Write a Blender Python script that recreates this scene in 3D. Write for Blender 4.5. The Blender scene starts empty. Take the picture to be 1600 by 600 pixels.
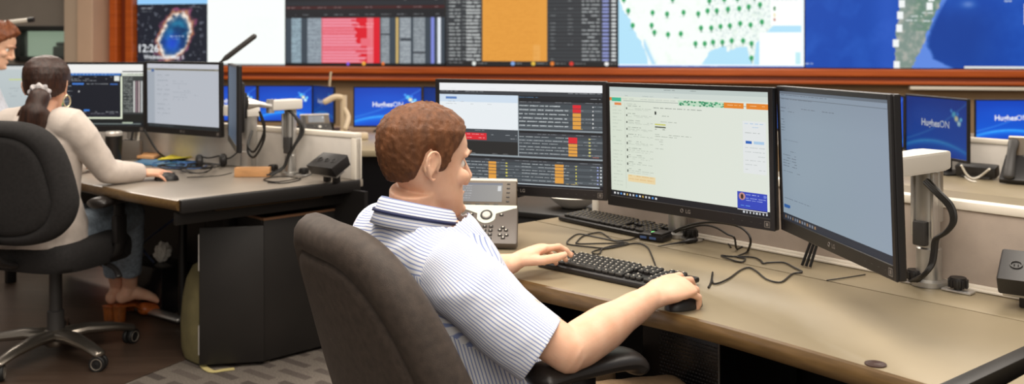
import bpy, bmesh, math, random
import numpy as np
from mathutils import Vector, Matrix, noise
from mathutils.bvhtree import BVHTree
random.seed(7)
rng = np.random.default_rng(11)
SC = bpy.context.scene
COL = SC.collection
F, UC, VH, CH = 1490.0, 800.0, 71.0, 1.33      # focal length in px, centre column, horizon row, camera height
V = Vector
def P(u, v, Y): return V(((u-UC)/F*Y, Y, CH-(v-VH)/F*Y))
def onz(u, v, z):
    Y = (CH-z)*F/(v-VH); return V(((u-UC)/F*Y, Y, z))
# ---------------------------------------------------------------- materials
def lin(c):
    return tuple(((x/255)/12.92 if x/255 <= .04045 else ((x/255+.055)/1.055)**2.4) for x in c[:3])
def nt(m):
    m.use_nodes = True; return m.node_tree.nodes, m.node_tree.links
MATS = {}
def mat(name, rgb, rough=.5, metal=0., spec=.5, var=0., vscale=20., bump=0., bscale=200., sss=0., coat=0., emit=0., rgb2=None, stretch=None, sheen=0.):
    m = bpy.data.materials.new(name); N, L = nt(m); b = N['Principled BSDF']
    b.inputs['Base Color'].default_value = (*lin(rgb), 1); b.inputs['Roughness'].default_value = rough
    b.inputs['Metallic'].default_value = metal; b.inputs['Specular IOR Level'].default_value = spec
    if coat: b.inputs['Coat Weight'].default_value = coat; b.inputs['Coat Roughness'].default_value = .15
    if sheen: b.inputs['Sheen Weight'].default_value = sheen
    if sss:
        b.inputs['Subsurface Weight'].default_value = sss; b.inputs['Subsurface Radius'].default_value = (.012, .004, .002)
        b.inputs['Subsurface Scale'].default_value = .6
    if emit:
        b.inputs['Emission Color'].default_value = (*lin(rgb), 1); b.inputs['Emission Strength'].default_value = emit
    tc = None
    if var or rgb2 or bump:
        tc = N.new('ShaderNodeTexCoord'); mp = N.new('ShaderNodeMapping'); L.new(tc.outputs['Object'], mp.inputs[0])
        if stretch: mp.inputs['Scale'].default_value = stretch
    if var or rgb2:
        n = N.new('ShaderNodeTexNoise'); n.inputs['Scale'].default_value = vscale; n.inputs['Detail'].default_value = 5
        L.new(mp.outputs[0], n.inputs['Vector'])
        r = N.new('ShaderNodeValToRGB'); r.color_ramp.elements[0].position = .3; r.color_ramp.elements[1].position = .7
        c2 = rgb2 or tuple(min(255, c*(1+var)) for c in rgb); c1 = rgb if rgb2 else tuple(c*(1-var) for c in rgb)
        r.color_ramp.elements[0].color = (*lin(c1), 1); r.color_ramp.elements[1].color = (*lin(c2), 1)
        L.new(n.outputs['Fac'], r.inputs[0]); L.new(r.outputs[0], b.inputs['Base Color'])
    if bump:
        n2 = N.new('ShaderNodeTexNoise'); n2.inputs['Scale'].default_value = bscale; n2.inputs['Detail'].default_value = 3
        L.new(mp.outputs[0], n2.inputs['Vector'])
        bp = N.new('ShaderNodeBump'); bp.inputs['Strength'].default_value = bump; bp.inputs['Distance'].default_value = .002
        L.new(n2.outputs['Fac'], bp.inputs['Height']); L.new(bp.outputs[0], b.inputs['Normal'])
    MATS[name] = m; return m
M = {}
def dm(k, *a, **kw): M[k] = mat(k, *a, **kw)
dm('black_plastic', (30, 28, 28), .42, bump=.05)
dm('gloss_black', (20, 19, 21), .22)
dm('bezel', (26, 24, 25), .35)
dm('dark_grey', (58, 56, 55), .5)
dm('grey_plastic', (112, 106, 101), .45)
dm('phone_grey', (98, 90, 84), .42)
dm('silver', (205, 203, 200), .32, .7)
dm('satin_metal', (190, 188, 184), .38, .85)
dm('white_arm', (222, 218, 210), .35)
dm('white_panel', (216, 210, 202), .6, var=.02, bump=.1, bscale=500)
dm('grey_panel', (164, 150, 138), .6, var=.03, bump=.1, bscale=500)
dm('light_trim', (234, 226, 212), .45)
dm('desk_top', (148, 135, 110), .40, var=.02, vscale=6, bump=.06, bscale=900)
dm('desk_top_grey', (150, 141, 130), .36, var=.02, vscale=6, bump=.06, bscale=900)
dm('desk_edge', (84, 64, 38), .30, rgb2=(106, 82, 50), vscale=14, stretch=(1, 8, 8))
dm('desk_black', (24, 22, 21), .45)
dm('seam', (60, 46, 34), .7)
dm('cab_black', (27, 24, 22), .5, var=.12, vscale=6, bump=.1)
dm('cab_brown', (128, 92, 66), .45)
dm('leather', (66, 57, 51), .58, spec=.35, var=.12, vscale=60, bump=.35, bscale=700)
dm('fabric_black', (33, 31, 31), .85, var=.15, vscale=80, bump=.4, bscale=900)
dm('arm_pad', (40, 36, 34), .38, bump=.1)
dm('chrome_dull', (150, 142, 132), .28, .9)
dm('rubber', (22, 21, 20), .6)
dm('wheel_grey', (120, 112, 102), .45)
dm('skin', (224, 174, 144), .48, spec=.35, rgb2=(234, 190, 162), vscale=26, sss=.12, bump=.12, bscale=420)
dm('skin_pale', (226, 170, 140), .48, spec=.35, rgb2=(234, 186, 158), vscale=24, sss=.12, bump=.1, bscale=420)
dm('lip', (190, 108, 92), .4)
dm('eye', (238, 234, 228), .2)
dm('iris', (54, 40, 30), .2)
dm('hair_brown', (84, 53, 34), .55, spec=.3, rgb2=(120, 77, 49), vscale=60, stretch=(1, 1, .35), bump=.6, bscale=420)
dm('hair_ginger', (104, 54, 26), .5, rgb2=(140, 78, 40), vscale=60, stretch=(1, 1, .3), bump=.8, bscale=220)
dm('hair_dark', (34, 18, 12), .4, rgb2=(66, 38, 26), vscale=60, stretch=(2, 2, .25), bump=.8, bscale=200)
dm('blouse', (208, 196, 186), .75, var=.03, vscale=30, bump=.25, bscale=300, sheen=.2)
dm('khaki', (150, 124, 94), .8, var=.06, vscale=40, bump=.3, bscale=500)
dm('jeans', (146, 160, 174), .8, var=.12, vscale=60, bump=.3, bscale=600)
dm('tan_leather', (168, 88, 38), .35, var=.1, vscale=30)
dm('wood_heel', (150, 84, 36), .4, var=.15, vscale=40)
dm('navy', (36, 44, 84), .7)
dm('olive', (112, 104, 72), .55, var=.1, vscale=14, bump=.4, bscale=160)
dm('strap_tan', (196, 182, 124), .7)
dm('yellow', (238, 220, 70), .6)
dm('blue_folder', (72, 122, 160), .5)
dm('wood_block', (214, 160, 108), .5, var=.05, vscale=20, stretch=(1, 6, 6))
dm('wall_orange', (172, 76, 20), .38, rgb2=(196, 94, 30), vscale=5, stretch=(.5, .5, 8))
dm('wall_orange_dark', (120, 46, 12), .45)
dm('wall_tan', (150, 124, 92), .8, var=.03, vscale=3)
dm('wall_grey', (138, 129, 119), .85, var=.02, vscale=3)
dm('wall_beige', (192, 170, 148), .8, var=.02, vscale=3)
dm('pillar_light', (202, 170, 144), .8, var=.02, vscale=3)
dm('frame_black', (34, 36, 34), .5)
dm('beige_plastic', (196, 178, 150), .5)
dm('keycap', (38, 36, 34), .45)
dm('keymark', (214, 208, 196), .5)
dm('key_tan', (150, 136, 96), .5)
dm('green_led', (120, 230, 130), .4, emit=1.2)
dm('usb_blue', (90, 120, 180), .4)
dm('chrome_ring', (226, 224, 214), .25, .3)
dm('mint', (216, 222, 208), .35)
dm('gold', (226, 214, 178), .2, .6)
dm('scrunchie', (212, 206, 204), .7, rgb2=(120, 116, 122), vscale=60)
dm('paper', (232, 226, 216), .7)
dm('cup_black', (28, 26, 24), .3)
dm('bright_lid', (200, 194, 186), .25, .4)
dm('cable_black', (26, 24, 22), .45)
dm('cable_white', (220, 214, 202), .5)
dm('cable_blue', (66, 104, 160), .5)
dm('bulb', (250, 246, 236), .4, emit=1.2)
def glass_mat():
    m = bpy.data.materials.new('window_glass'); N, L = nt(m); b = N['Principled BSDF']
    b.inputs['Base Color'].default_value = (.75, .85, .8, 1); b.inputs['Roughness'].default_value = .04
    b.inputs['Transmission Weight'].default_value = .9; b.inputs['IOR'].default_value = 1.1
    M['glass'] = m
glass_mat()
def screen_mat():
    m = bpy.data.materials.new('lit_screen'); N, L = nt(m); b = N['Principled BSDF']
    a = N.new('ShaderNodeAttribute'); a.attribute_name = 'Col'
    b.inputs['Base Color'].default_value = (.01, .01, .01, 1); b.inputs['Roughness'].default_value = .45
    b.inputs['Specular IOR Level'].default_value = .2
    L.new(a.outputs['Color'], b.inputs['Emission Color']); b.inputs['Emission Strength'].default_value = .92
    M['screen'] = m
screen_mat()
def shirt_mat():
    m = bpy.data.materials.new('striped_shirt'); N, L = nt(m); b = N['Principled BSDF']
    a = N.new('ShaderNodeAttribute'); a.attribute_name = 'stripe'
    f = N.new('ShaderNodeMath'); f.operation = 'FRACT'; L.new(a.outputs['Fac'], f.inputs[0])
    r = N.new('ShaderNodeValToRGB'); e = r.color_ramp.elements
    w = (*lin((236, 238, 244)), 1); bl = (*lin((140, 156, 204)), 1)
    e[0].position = 0; e[0].color = w; e[1].position = 1; e[1].color = w
    for p, c in ((.52, w), (.64, bl), (.88, bl), (.98, w)):
        k = e.new(p); k.color = c
    L.new(f.outputs[0], r.inputs[0]); L.new(r.outputs[0], b.inputs['Base Color'])
    b.inputs['Roughness'].default_value = .8
    M['shirt'] = m
shirt_mat()
def shirt_plain():
    dm('shirt_pale', (214, 220, 232), .8, var=.04, vscale=60, bump=.2)
shirt_plain()
def carpet_mat():
    m = bpy.data.materials.new('patterned_carpet'); N, L = nt(m); b = N['Principled BSDF']
    tc = N.new('ShaderNodeTexCoord'); mp = N.new('ShaderNodeMapping'); mp.inputs['Rotation'].default_value = (0, 0, math.radians(38))
    L.new(tc.outputs['Object'], mp.inputs[0])
    br = N.new('ShaderNodeTexBrick'); br.inputs['Scale'].default_value = 2.2; br.inputs['Mortar Size'].default_value = .06
    br.inputs['Color1'].default_value = (*lin((92, 83, 76)), 1); br.inputs['Color2'].default_value = (*lin((70, 62, 57)), 1)
    br.inputs['Mortar'].default_value = (*lin((104, 96, 88)), 1); br.inputs['Row Height'].default_value = .2
    L.new(mp.outputs[0], br.inputs[0])
    n = N.new('ShaderNodeTexNoise'); n.inputs['Scale'].default_value = 160; L.new(tc.outputs['Object'], n.inputs['Vector'])
    mx = N.new('ShaderNodeMix'); mx.data_type = 'RGBA'; mx.blend_type = 'OVERLAY'; mx.inputs[0].default_value = .75
    L.new(br.outputs[0], mx.inputs[6]); L.new(n.outputs['Fac'], mx.inputs[7]); L.new(mx.outputs[2], b.inputs['Base Color'])
    bp = N.new('ShaderNodeBump'); bp.inputs['Strength'].default_value = .6; bp.inputs['Distance'].default_value = .004
    L.new(n.outputs['Fac'], bp.inputs['Height']); L.new(bp.outputs[0], b.inputs['Normal'])
    b.inputs['Roughness'].default_value = .95
    M['carpet'] = m
carpet_mat()
dm('floor_dark', (66, 52, 43), .32, rgb2=(84, 68, 57), vscale=3, stretch=(1, 12, 1), bump=.05)
# ---------------------------------------------------------------- objects
ROOTM = {}
def thing(name, label, cat, loc=(0, 0, 0), rotz=0., group=None):
    o = bpy.data.objects.new(name, None); COL.objects.link(o); o.empty_display_size = .05
    o.location = loc; o.rotation_euler = (0, 0, rotz); o['label'] = label; o['category'] = cat
    if group: o['group'] = group
    ROOTM[o.name] = Matrix.Translation(V(loc)) @ Matrix.Rotation(rotz, 4, 'Z'); return o
def tag(o, label, cat, group=None):
    o['label'] = label; o['category'] = cat
    if group: o['group'] = group
    return o
def link_mesh(name, me, ms, parent=None, world=False):
    o = bpy.data.objects.new(name, me); COL.objects.link(o)
    for m in (ms if isinstance(ms, (list, tuple)) else [ms]): me.materials.append(M[m] if isinstance(m, str) else m)
    if parent is not None:
        o.parent = parent
        if world: o.matrix_parent_inverse = ROOTM[parent.name].inverted()
    return o
def obj(name, bm, ms, parent=None, world=False, smooth=True, angle=.6):
    bmesh.ops.recalc_face_normals(bm, faces=bm.faces)
    me = bpy.data.meshes.new(name); bm.to_mesh(me); bm.free()
    if smooth:
        me.polygons.foreach_set('use_smooth', [True]*len(me.polygons))
        try: me.set_sharp_from_angle(angle=angle)
        except Exception: pass
    return link_mesh(name, me, ms, parent, world)
def origin_to(o, loc=None):
    """put a top-level one-mesh thing's origin at its base"""
    me = o.data; n = len(me.vertices); a = np.empty(n*3, np.float32); me.vertices.foreach_get('co', a); a = a.reshape(-1, 3)
    c = V(loc) if loc is not None else V(((a[:, 0].min()+a[:, 0].max())/2, (a[:, 1].min()+a[:, 1].max())/2, a[:, 2].min()))
    me.transform(Matrix.Translation(-c)); o.location = c; return o
def struct(name, bm, ms, smooth=False):
    o = obj(name, bm, ms, smooth=smooth); o['kind'] = 'structure'; return o
def copy_tree(o, parent=None):
    c = o.copy(); COL.objects.link(c)
    if parent is not None: c.parent = parent
    for ch in list(o.children): copy_tree(ch, c)
    return c
NB = bmesh.new
def box(bm, size, loc=(0, 0, 0), rot=None, bev=0., seg=2, mi=0):
    r = bmesh.ops.create_cube(bm, size=1.); vs = r['verts']
    bmesh.ops.scale(bm, vec=V(size), verts=vs)
    if bev:
        es = list({e for v in vs for e in v.link_edges})
        rr = bmesh.ops.bevel(bm, geom=es, offset=bev, segments=seg, affect='EDGES', profile=.5)
        vs = list({v for f in rr['faces'] for v in f.verts} | {v for v in vs if v.is_valid})
    T = Matrix.Translation(V(loc))
    if rot is not None: T = T @ (rot if isinstance(rot, Matrix) else Matrix.Rotation(rot, 4, 'Z'))
    bmesh.ops.transform(bm, matrix=T, verts=vs)
    for f in {f for v in vs for f in v.link_faces}: f.material_index = mi
    return vs
def frames(pts, up=None):
    n = len(pts); T = []
    for i in range(n):
        a = pts[max(0, i-1)]; b = pts[min(n-1, i+1)]; t = (b-a); T.append(t.normalized() if t.length > 1e-9 else V((0, 0, 1)))
    u = V(up) if up is not None else (V((0, 0, 1)) if abs(T[0].z) < .9 else V((1, 0, 0)))
    out = []
    for t in T:
        x = u - t*u.dot(t)
        if x.length < 1e-6: x = V((1, 0, 0)) - t*t.x
        x.normalize(); y = t.cross(x); out.append((x, y, t))
        if up is None: u = x
    return out
def tube(bm, pts, rad, seg=10, up=None, caps=True, mi=0, round_ends=False):
    """loft of circles (or ellipses: rad entries (along up, across)) along pts"""
    pts = [V(p) for p in pts]; n = len(pts)
    rad = list(rad) if isinstance(rad, list) else [rad]*n
    if round_ends:
        fr = frames(pts, up)
        def sc(r, k): return (r[0]*k, r[1]*k) if isinstance(r, tuple) else r*k
        def mr(r): return min(r) if isinstance(r, tuple) else r
        t0, t1 = fr[0][2], fr[-1][2]; r0, r1 = rad[0], rad[-1]
        pre = [(pts[0]-t0*mr(r0)*s, sc(r0, c)) for s, c in ((.97, .22), (.75, .66), (.4, .92))]
        post = [(pts[-1]+t1*mr(r1)*s, sc(r1, c)) for s, c in ((.4, .92), (.75, .66), (.97, .22))]
        pts = [p for p, _ in pre]+pts+[p for p, _ in post]; rad = [r for _, r in pre]+rad+[r for _, r in post]
    fr = frames(pts, up); rings = []
    for p, r, (x, y, t) in zip(pts, rad, fr):
        ra, rb = r if isinstance(r, tuple) else (r, r)
        rings.append([bm.verts.new(p+x*(ra*math.cos(2*math.pi*k/seg))+y*(rb*math.sin(2*math.pi*k/seg))) for k in range(seg)])
    for a, b in zip(rings, rings[1:]):
        for k in range(seg):
            f = bm.faces.new((a[k], a[(k+1) % seg], b[(k+1) % seg], b[k])); f.material_index = mi
    if caps:
        bm.faces.new(rings[0][::-1]).material_index = mi; bm.faces.new(rings[-1]).material_index = mi
    return [v for r in rings for v in r]
def smooth_path(pts, n=6):
    pts = [V(p) for p in pts]; out = []
    for i in range(len(pts)-1):
        p0 = pts[max(0, i-1)]; p1 = pts[i]; p2 = pts[i+1]; p3 = pts[min(len(pts)-1, i+2)]
        for k in range(n):
            t = k/n
            out.append(.5*((2*p1)+(p2-p0)*t+(2*p0-5*p1+4*p2-p3)*t*t+(3*p1-p0-3*p2+p3)*t**3))
    return out+[pts[-1]]
def prism(bm, poly, z0, z1, mi=0, bev=0., T=None):
    a = [bm.verts.new((x, y, z0)) for x, y in poly]; b = [bm.verts.new((x, y, z1)) for x, y in poly]; n = len(poly)
    fs = [bm.faces.new(a[::-1]), bm.faces.new(b)]
    for k in range(n): fs.append(bm.faces.new((a[k], a[(k+1) % n], b[(k+1) % n], b[k])))
    for f in fs: f.material_index = mi
    vs = a+b
    if bev:
        es = [e for e in fs[1].edges]+[e for e in fs[0].edges]
        r = bmesh.ops.bevel(bm, geom=es, offset=bev, segments=2, affect='EDGES', profile=.5)
        vs = list({v for v in vs if v.is_valid} | {v for f in r['faces'] for v in f.verts})
        for f in r['faces']: f.material_index = mi
    if T is not None: bmesh.ops.transform(bm, matrix=T, verts=vs)
    return vs
def lathe(bm, prof, seg=24, T=None, mi=0):
    rings = []; 
    for r, z in prof: rings.append([bm.verts.new((r*math.cos(2*math.pi*k/seg), r*math.sin(2*math.pi*k/seg), z)) for k in range(seg)])
    for a, b in zip(rings, rings[1:]):
        for k in range(seg): bm.faces.new((a[k], a[(k+1) % seg], b[(k+1) % seg], b[k])).material_index = mi
    bm.faces.new(rings[0][::-1]).material_index = mi; bm.faces.new(rings[-1]).material_index = mi
    vs = [v for r in rings for v in r]
    if T is not None: bmesh.ops.transform(bm, matrix=T, verts=vs)
    return vs
def ellipsoid(bm, c, r, R=None, seg=20, mi=0):
    g = bmesh.ops.create_uvsphere(bm, u_segments=seg, v_segments=seg//2+2, radius=1.)
    T = Matrix.Translation(V(c)) @ (R.to_4x4() if R is not None else Matrix.Identity(4)) @ Matrix.Diagonal((*r, 1))
    bmesh.ops.transform(bm, matrix=T, verts=g['verts'])
    for f in {f for v in g['verts'] for f in v.link_faces}: f.material_index = mi
    return g['verts']
def torus(bm, R, r, T=None, seg=32, s2=8, mi=0, fn=None):
    rings = []
    for i in range(seg):
        a = 2*math.pi*i/seg; rr = r*(fn(a) if fn else 1)
        rings.append([bm.verts.new(((R+rr*math.cos(b))*math.cos(a), (R+rr*math.cos(b))*math.sin(a), rr*math.sin(b))) for b in [2*math.pi*j/s2 for j in range(s2)]])
    for i in range(seg):
        A, B = rings[i], rings[(i+1) % seg]
        for j in range(s2): bm.faces.new((A[j], B[j], B[(j+1) % s2], A[(j+1) % s2])).material_index = mi
    vs = [v for q in rings for v in q]
    if T is not None: bmesh.ops.transform(bm, matrix=T, verts=vs)
    return vs
def fuse(bm, voxel, smooth=4, fac=.5):
    """merge overlapping closed shapes into ONE continuous surface"""
    bmesh.ops.recalc_face_normals(bm, faces=bm.faces)
    me = bpy.data.meshes.new('fuse'); bm.to_mesh(me); bm.free()
    o = bpy.data.objects.new('fuse', me); COL.objects.link(o)
    r = o.modifiers.new('r', 'REMESH'); r.mode = 'VOXEL'; r.voxel_size = voxel
    s = o.modifiers.new('s', 'SMOOTH'); s.factor = fac; s.iterations = smooth
    dg = bpy.context.evaluated_depsgraph_get(); dg.update()
    out = bpy.data.meshes.new_from_object(o.evaluated_get(dg))
    bpy.data.objects.remove(o); bpy.data.meshes.remove(me)
    b2 = NB(); b2.from_mesh(out); bpy.data.meshes.remove(out)
    return b2
_tc = {}
def text_mesh(s, size=1., bold=0.):
    """(verts, faces) of a line of text, baseline at y=0, centred in x"""
    k = (s, size, bold)
    if k in _tc: return _tc[k]
    c = bpy.data.curves.new('t', 'FONT'); c.body = s; c.size = size; c.align_x = 'CENTER'; c.offset = bold*size; c.resolution_u = 3
    o = bpy.data.objects.new('t', c); COL.objects.link(o)
    dg = bpy.context.evaluated_depsgraph_get(); dg.update()
    me = bpy.data.meshes.new_from_object(o.evaluated_get(dg))
    r = ([tuple(v.co) for v in me.vertices], [tuple(p.vertices) for p in me.polygons])
    bpy.data.objects.remove(o); bpy.data.curves.remove(c); bpy.data.meshes.remove(me)
    _tc[k] = r; return r
def add_text(bm, s, T, size, mi=0, bold=0.):
    vs, fs = text_mesh(s, size, bold); a = [bm.verts.new(T @ V(v)) for v in vs]
    for f in fs:
        try: bm.faces.new([a[i] for i in f]).material_index = mi
        except ValueError: pass
# ---------------------------------------------------------------- painting of lit screens (colour per face)
class Img:
    def __init__(s, w, h, bg=(0, 0, 0)):
        s.w, s.h = w, h; s.a = np.zeros((h, w, 3)); s.a[:] = bg; s.txt = []
        s.X, s.Y = np.meshgrid((np.arange(w)+.5)/w, (np.arange(h)+.5)/h)
    def rect(s, x0, y0, x1, y1, c, al=1.):
        i0, i1 = int(round(x0*s.w)), max(int(round(x1*s.w)), int(round(x0*s.w))+1); j0, j1 = int(round(y0*s.h)), max(int(round(y1*s.h)), int(round(y0*s.h))+1)
        s.a[max(0, j0):j1, max(0, i0):i1] = s.a[max(0, j0):j1, max(0, i0):i1]*(1-al)+np.array(c)*al
    def line(s, x0, x1, y, c, dens=.75, al=.8, hh=1, word=.03):
        """one line of unreadable small print"""
        x = x0
        while x < x1:
            w = word*(.4+1.2*random.random())
            if random.random() < dens:
                j = int(y*s.h); i0, i1 = int(x*s.w), int(min(x+w, x1)*s.w)
                m = rng.random((hh, max(0, i1-i0), 1))*.5+.5
                sl = s.a[j:j+hh, i0:i1]
                if sl.shape[:2] == m.shape[:2]: s.a[j:j+hh, i0:i1] = sl*(1-al*m)+np.array(c)*al*m
            x += w+.008
    def mask(s, m, c):
        m = np.clip(m, 0, 1)[..., None]; s.a = s.a*(1-m)+np.array(c)*m
    def ell(s, cx, cy, rx, ry, c, soft=.15):
        d = np.sqrt(((s.X-cx)/rx)**2+((s.Y-cy)/ry)**2); s.mask(np.clip((1-d)/soft+.5, 0, 1), c)
    def text(s, t, cx, cy, size, c, bold=0.): s.txt.append((t, cx, cy, size, c, bold))
def snoise(X, Y, sc, seed=0., oct=3):
    out = np.zeros_like(X); 
    for j in range(X.shape[0]):
        for i in range(X.shape[1]):
            out[j, i] = noise.fractal(V((X[j, i]*sc+seed, Y[j, i]*sc, seed)), 1., 2., oct)
    return out
def screen(name, img, W, H, parent, T=None, gain=1., mats='screen'):
    """flat lit panel in local XZ facing -Y, centred on the origin, moved by T"""
    w, h = img.w, img.h
    xs = np.linspace(-W/2, W/2, w+1); zs = np.linspace(H/2, -H/2, h+1)
    co = np.zeros(((h+1)*(w+1), 3)); co[:, 0] = np.tile(xs, h+1); co[:, 2] = np.repeat(zs, w+1)
    j, i = np.meshgrid(np.arange(h), np.arange(w), indexing='ij'); b = (j*(w+1)+i).ravel()
    faces = np.stack([b, b+w+1, b+w+2, b+1], 1)
    col = img.a.reshape(-1, 3).astype(float)
    verts = [co]; loops = [faces.ravel()]; tot = [np.full(len(faces), 4)]; cols = [np.repeat(col, 4, 0)]
    nv = len(co)
    for (t, cx, cy, size, c, bold) in img.txt:
        vs, fs = text_mesh(t, size, bold)
        v = np.array([((cx-.5)*W+a, -.0006, (.5-cy)*H+b_) for a, b_, _ in vs])
        fl = []
        for f in fs:
            f = list(f); a0, a1, a2 = (vs[f[0]], vs[f[1]], vs[f[2]])
            fl.append(f)
        verts.append(v); loops.append(np.concatenate([np.array(f)+nv for f in fl])); tot.append(np.array([len(f) for f in fl]))
        cols.append(np.tile(np.array(c, float), (sum(len(f) for f in fl), 1))); nv += len(v)
    verts = np.concatenate(verts); loops = np.concatenate(loops).astype(np.int32); tot = np.concatenate(tot).astype(np.int32); cols = np.concatenate(cols)/255.
    cl = np.where(cols <= .04045, cols/12.92, ((cols+.055)/1.055)**2.4)*gain
    me = bpy.data.meshes.new(name)
    me.vertices.add(len(verts)); me.vertices.foreach_set('co', verts.ravel().astype(np.float32))
    me.loops.add(len(loops)); me.loops.foreach_set('vertex_index', loops)
    me.polygons.add(len(tot)); st = np.concatenate([[0], np.cumsum(tot)[:-1]]).astype(np.int32)
    me.polygons.foreach_set('loop_start', st)
    try: me.polygons.foreach_set('loop_total', tot)
    except Exception: pass
    me.update(calc_edges=True)
    at = me.color_attributes.new('Col', 'FLOAT_COLOR', 'CORNER')
    at.data.foreach_set('color', np.concatenate([cl, np.ones((len(cl), 1))], 1).ravel().astype(np.float32))
    if T is not None: me.transform(T)
    return link_mesh(name, me, mats, parent)
# ---------------------------------------------------------------- what the screens show
DK = (34, 36, 42); GRY = (86, 92, 98); LT = (206, 212, 216); AMB = (232, 164, 70); RED = (224, 40, 52)
def table(s, x0, y0, x1, y1, rows, amber=None, reds=0, extra=(), head=True):
    s.rect(x0, y0, x1, y1, (62, 66, 72)); s.rect(x0, y0, x1, y0+.02, (28, 30, 34))
    if head: s.line(x0+.01, x1, y0+.025, (190, 196, 200), .5, .6)
    h = (y1-y0-.05)/rows
    for k in range(rows):
        y = y0+.045+h*k
        s.rect(x0, y, x1, y+h*.85, (84, 92, 98) if k % 2 else (70, 78, 84))
        s.line(x0+.005, x0+(x1-x0)*.6, y+h*.3, (216, 222, 224), .93, .9, max(1, int(h*s.h*.35)), .04)
        s.line(x0+(x1-x0)*.66, x1, y+h*.3, (190, 196, 200), .35, .7)
        if amber: s.rect(amber[0], y, amber[1], y+h*.85, RED if k < reds else AMB)
        for (ex, c) in extra: s.rect(ex, y+h*.2, ex+.008, y+h*.6, c)
def paint_tables():          # middle-left monitor of the man's desk
    s = Img(270, 176, DK)
    s.rect(0, 0, 1, .075, (246, 248, 250)); s.line(.02, .7, .055, (200, 204, 206), .4, .3)
    s.rect(0, .075, 1, .115, (58, 62, 68)); s.line(.01, .12, .085, LT); s.line(.17, .34, .085, LT, .9); s.line(.8, .99, .085, LT, .6)
    s.rect(0, .115, .495, .455, (240, 246, 250)); s.rect(0, .115, .495, .19, (214, 230, 246))
    s.rect(.04, .137, .11, .158, (92, 132, 196)); s.line(.02, .3, .185, (150, 156, 160), .6, .6); s.line(.02, .34, .205, (160, 166, 170), .5, .6)
    s.rect(0, .455, .495, .6, (66, 72, 78)); s.line(0, .49, .47, LT, .35, .6)
    s.rect(.1, .497, .3, .565, RED); s.line(.1, .29, .51, (255, 220, 220), .9, .8); s.line(.1, .29, .545, (255, 220, 220), .9, .8)
    s.line(.33, .49, .51, LT, .4); s.line(.33, .49, .545, LT, .4)
    s.rect(0, .575, .495, .705, (40, 40, 40)); s.line(.1, .45, .695, (200, 200, 200), .25, .6); s.rect(0, .705, 1, .72, (150, 160, 166))
    s.rect(.495, .115, .5, .71, (180, 190, 196))
    s.line(.505, .62, .13, (120, 180, 230), .9, .7); s.line(.93, .99, .135, LT, .9)
    table(s, .5, .15, 1, .435, 6, (.825, .875), 2, ((.94, (210, 210, 210)),)); s.rect(.5, .44, 1, .455, (140, 150, 156)); s.line(.8, .98, .425, (230, 200, 120), .4)
    table(s, .5, .46, 1, .7, 6, (.8, .85), 2, ((.92, (220, 210, 120)),)); s.line(.8, .98, .69, (230, 120, 100), .5)
    table(s, 0, .725, .515, .965, 6, (.31, .36), 0, ((.42, (220, 210, 90)),)); table(s, .515, .725, 1, .965, 6, (.72, .77), 0, ((.84, (220, 210, 90)), (.965, (170, 180, 240)), (.985, (236, 238, 240))))
    s.rect(.0, .965, .45, 1, (28, 29, 36)); s.rect(.45, .965, 1, 1, (24, 24, 32)); s.rect(.48, .972, .98, .982, (180, 190, 196)); s.line(.75, .9, .96, (236, 210, 140), .5)
    return s
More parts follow.
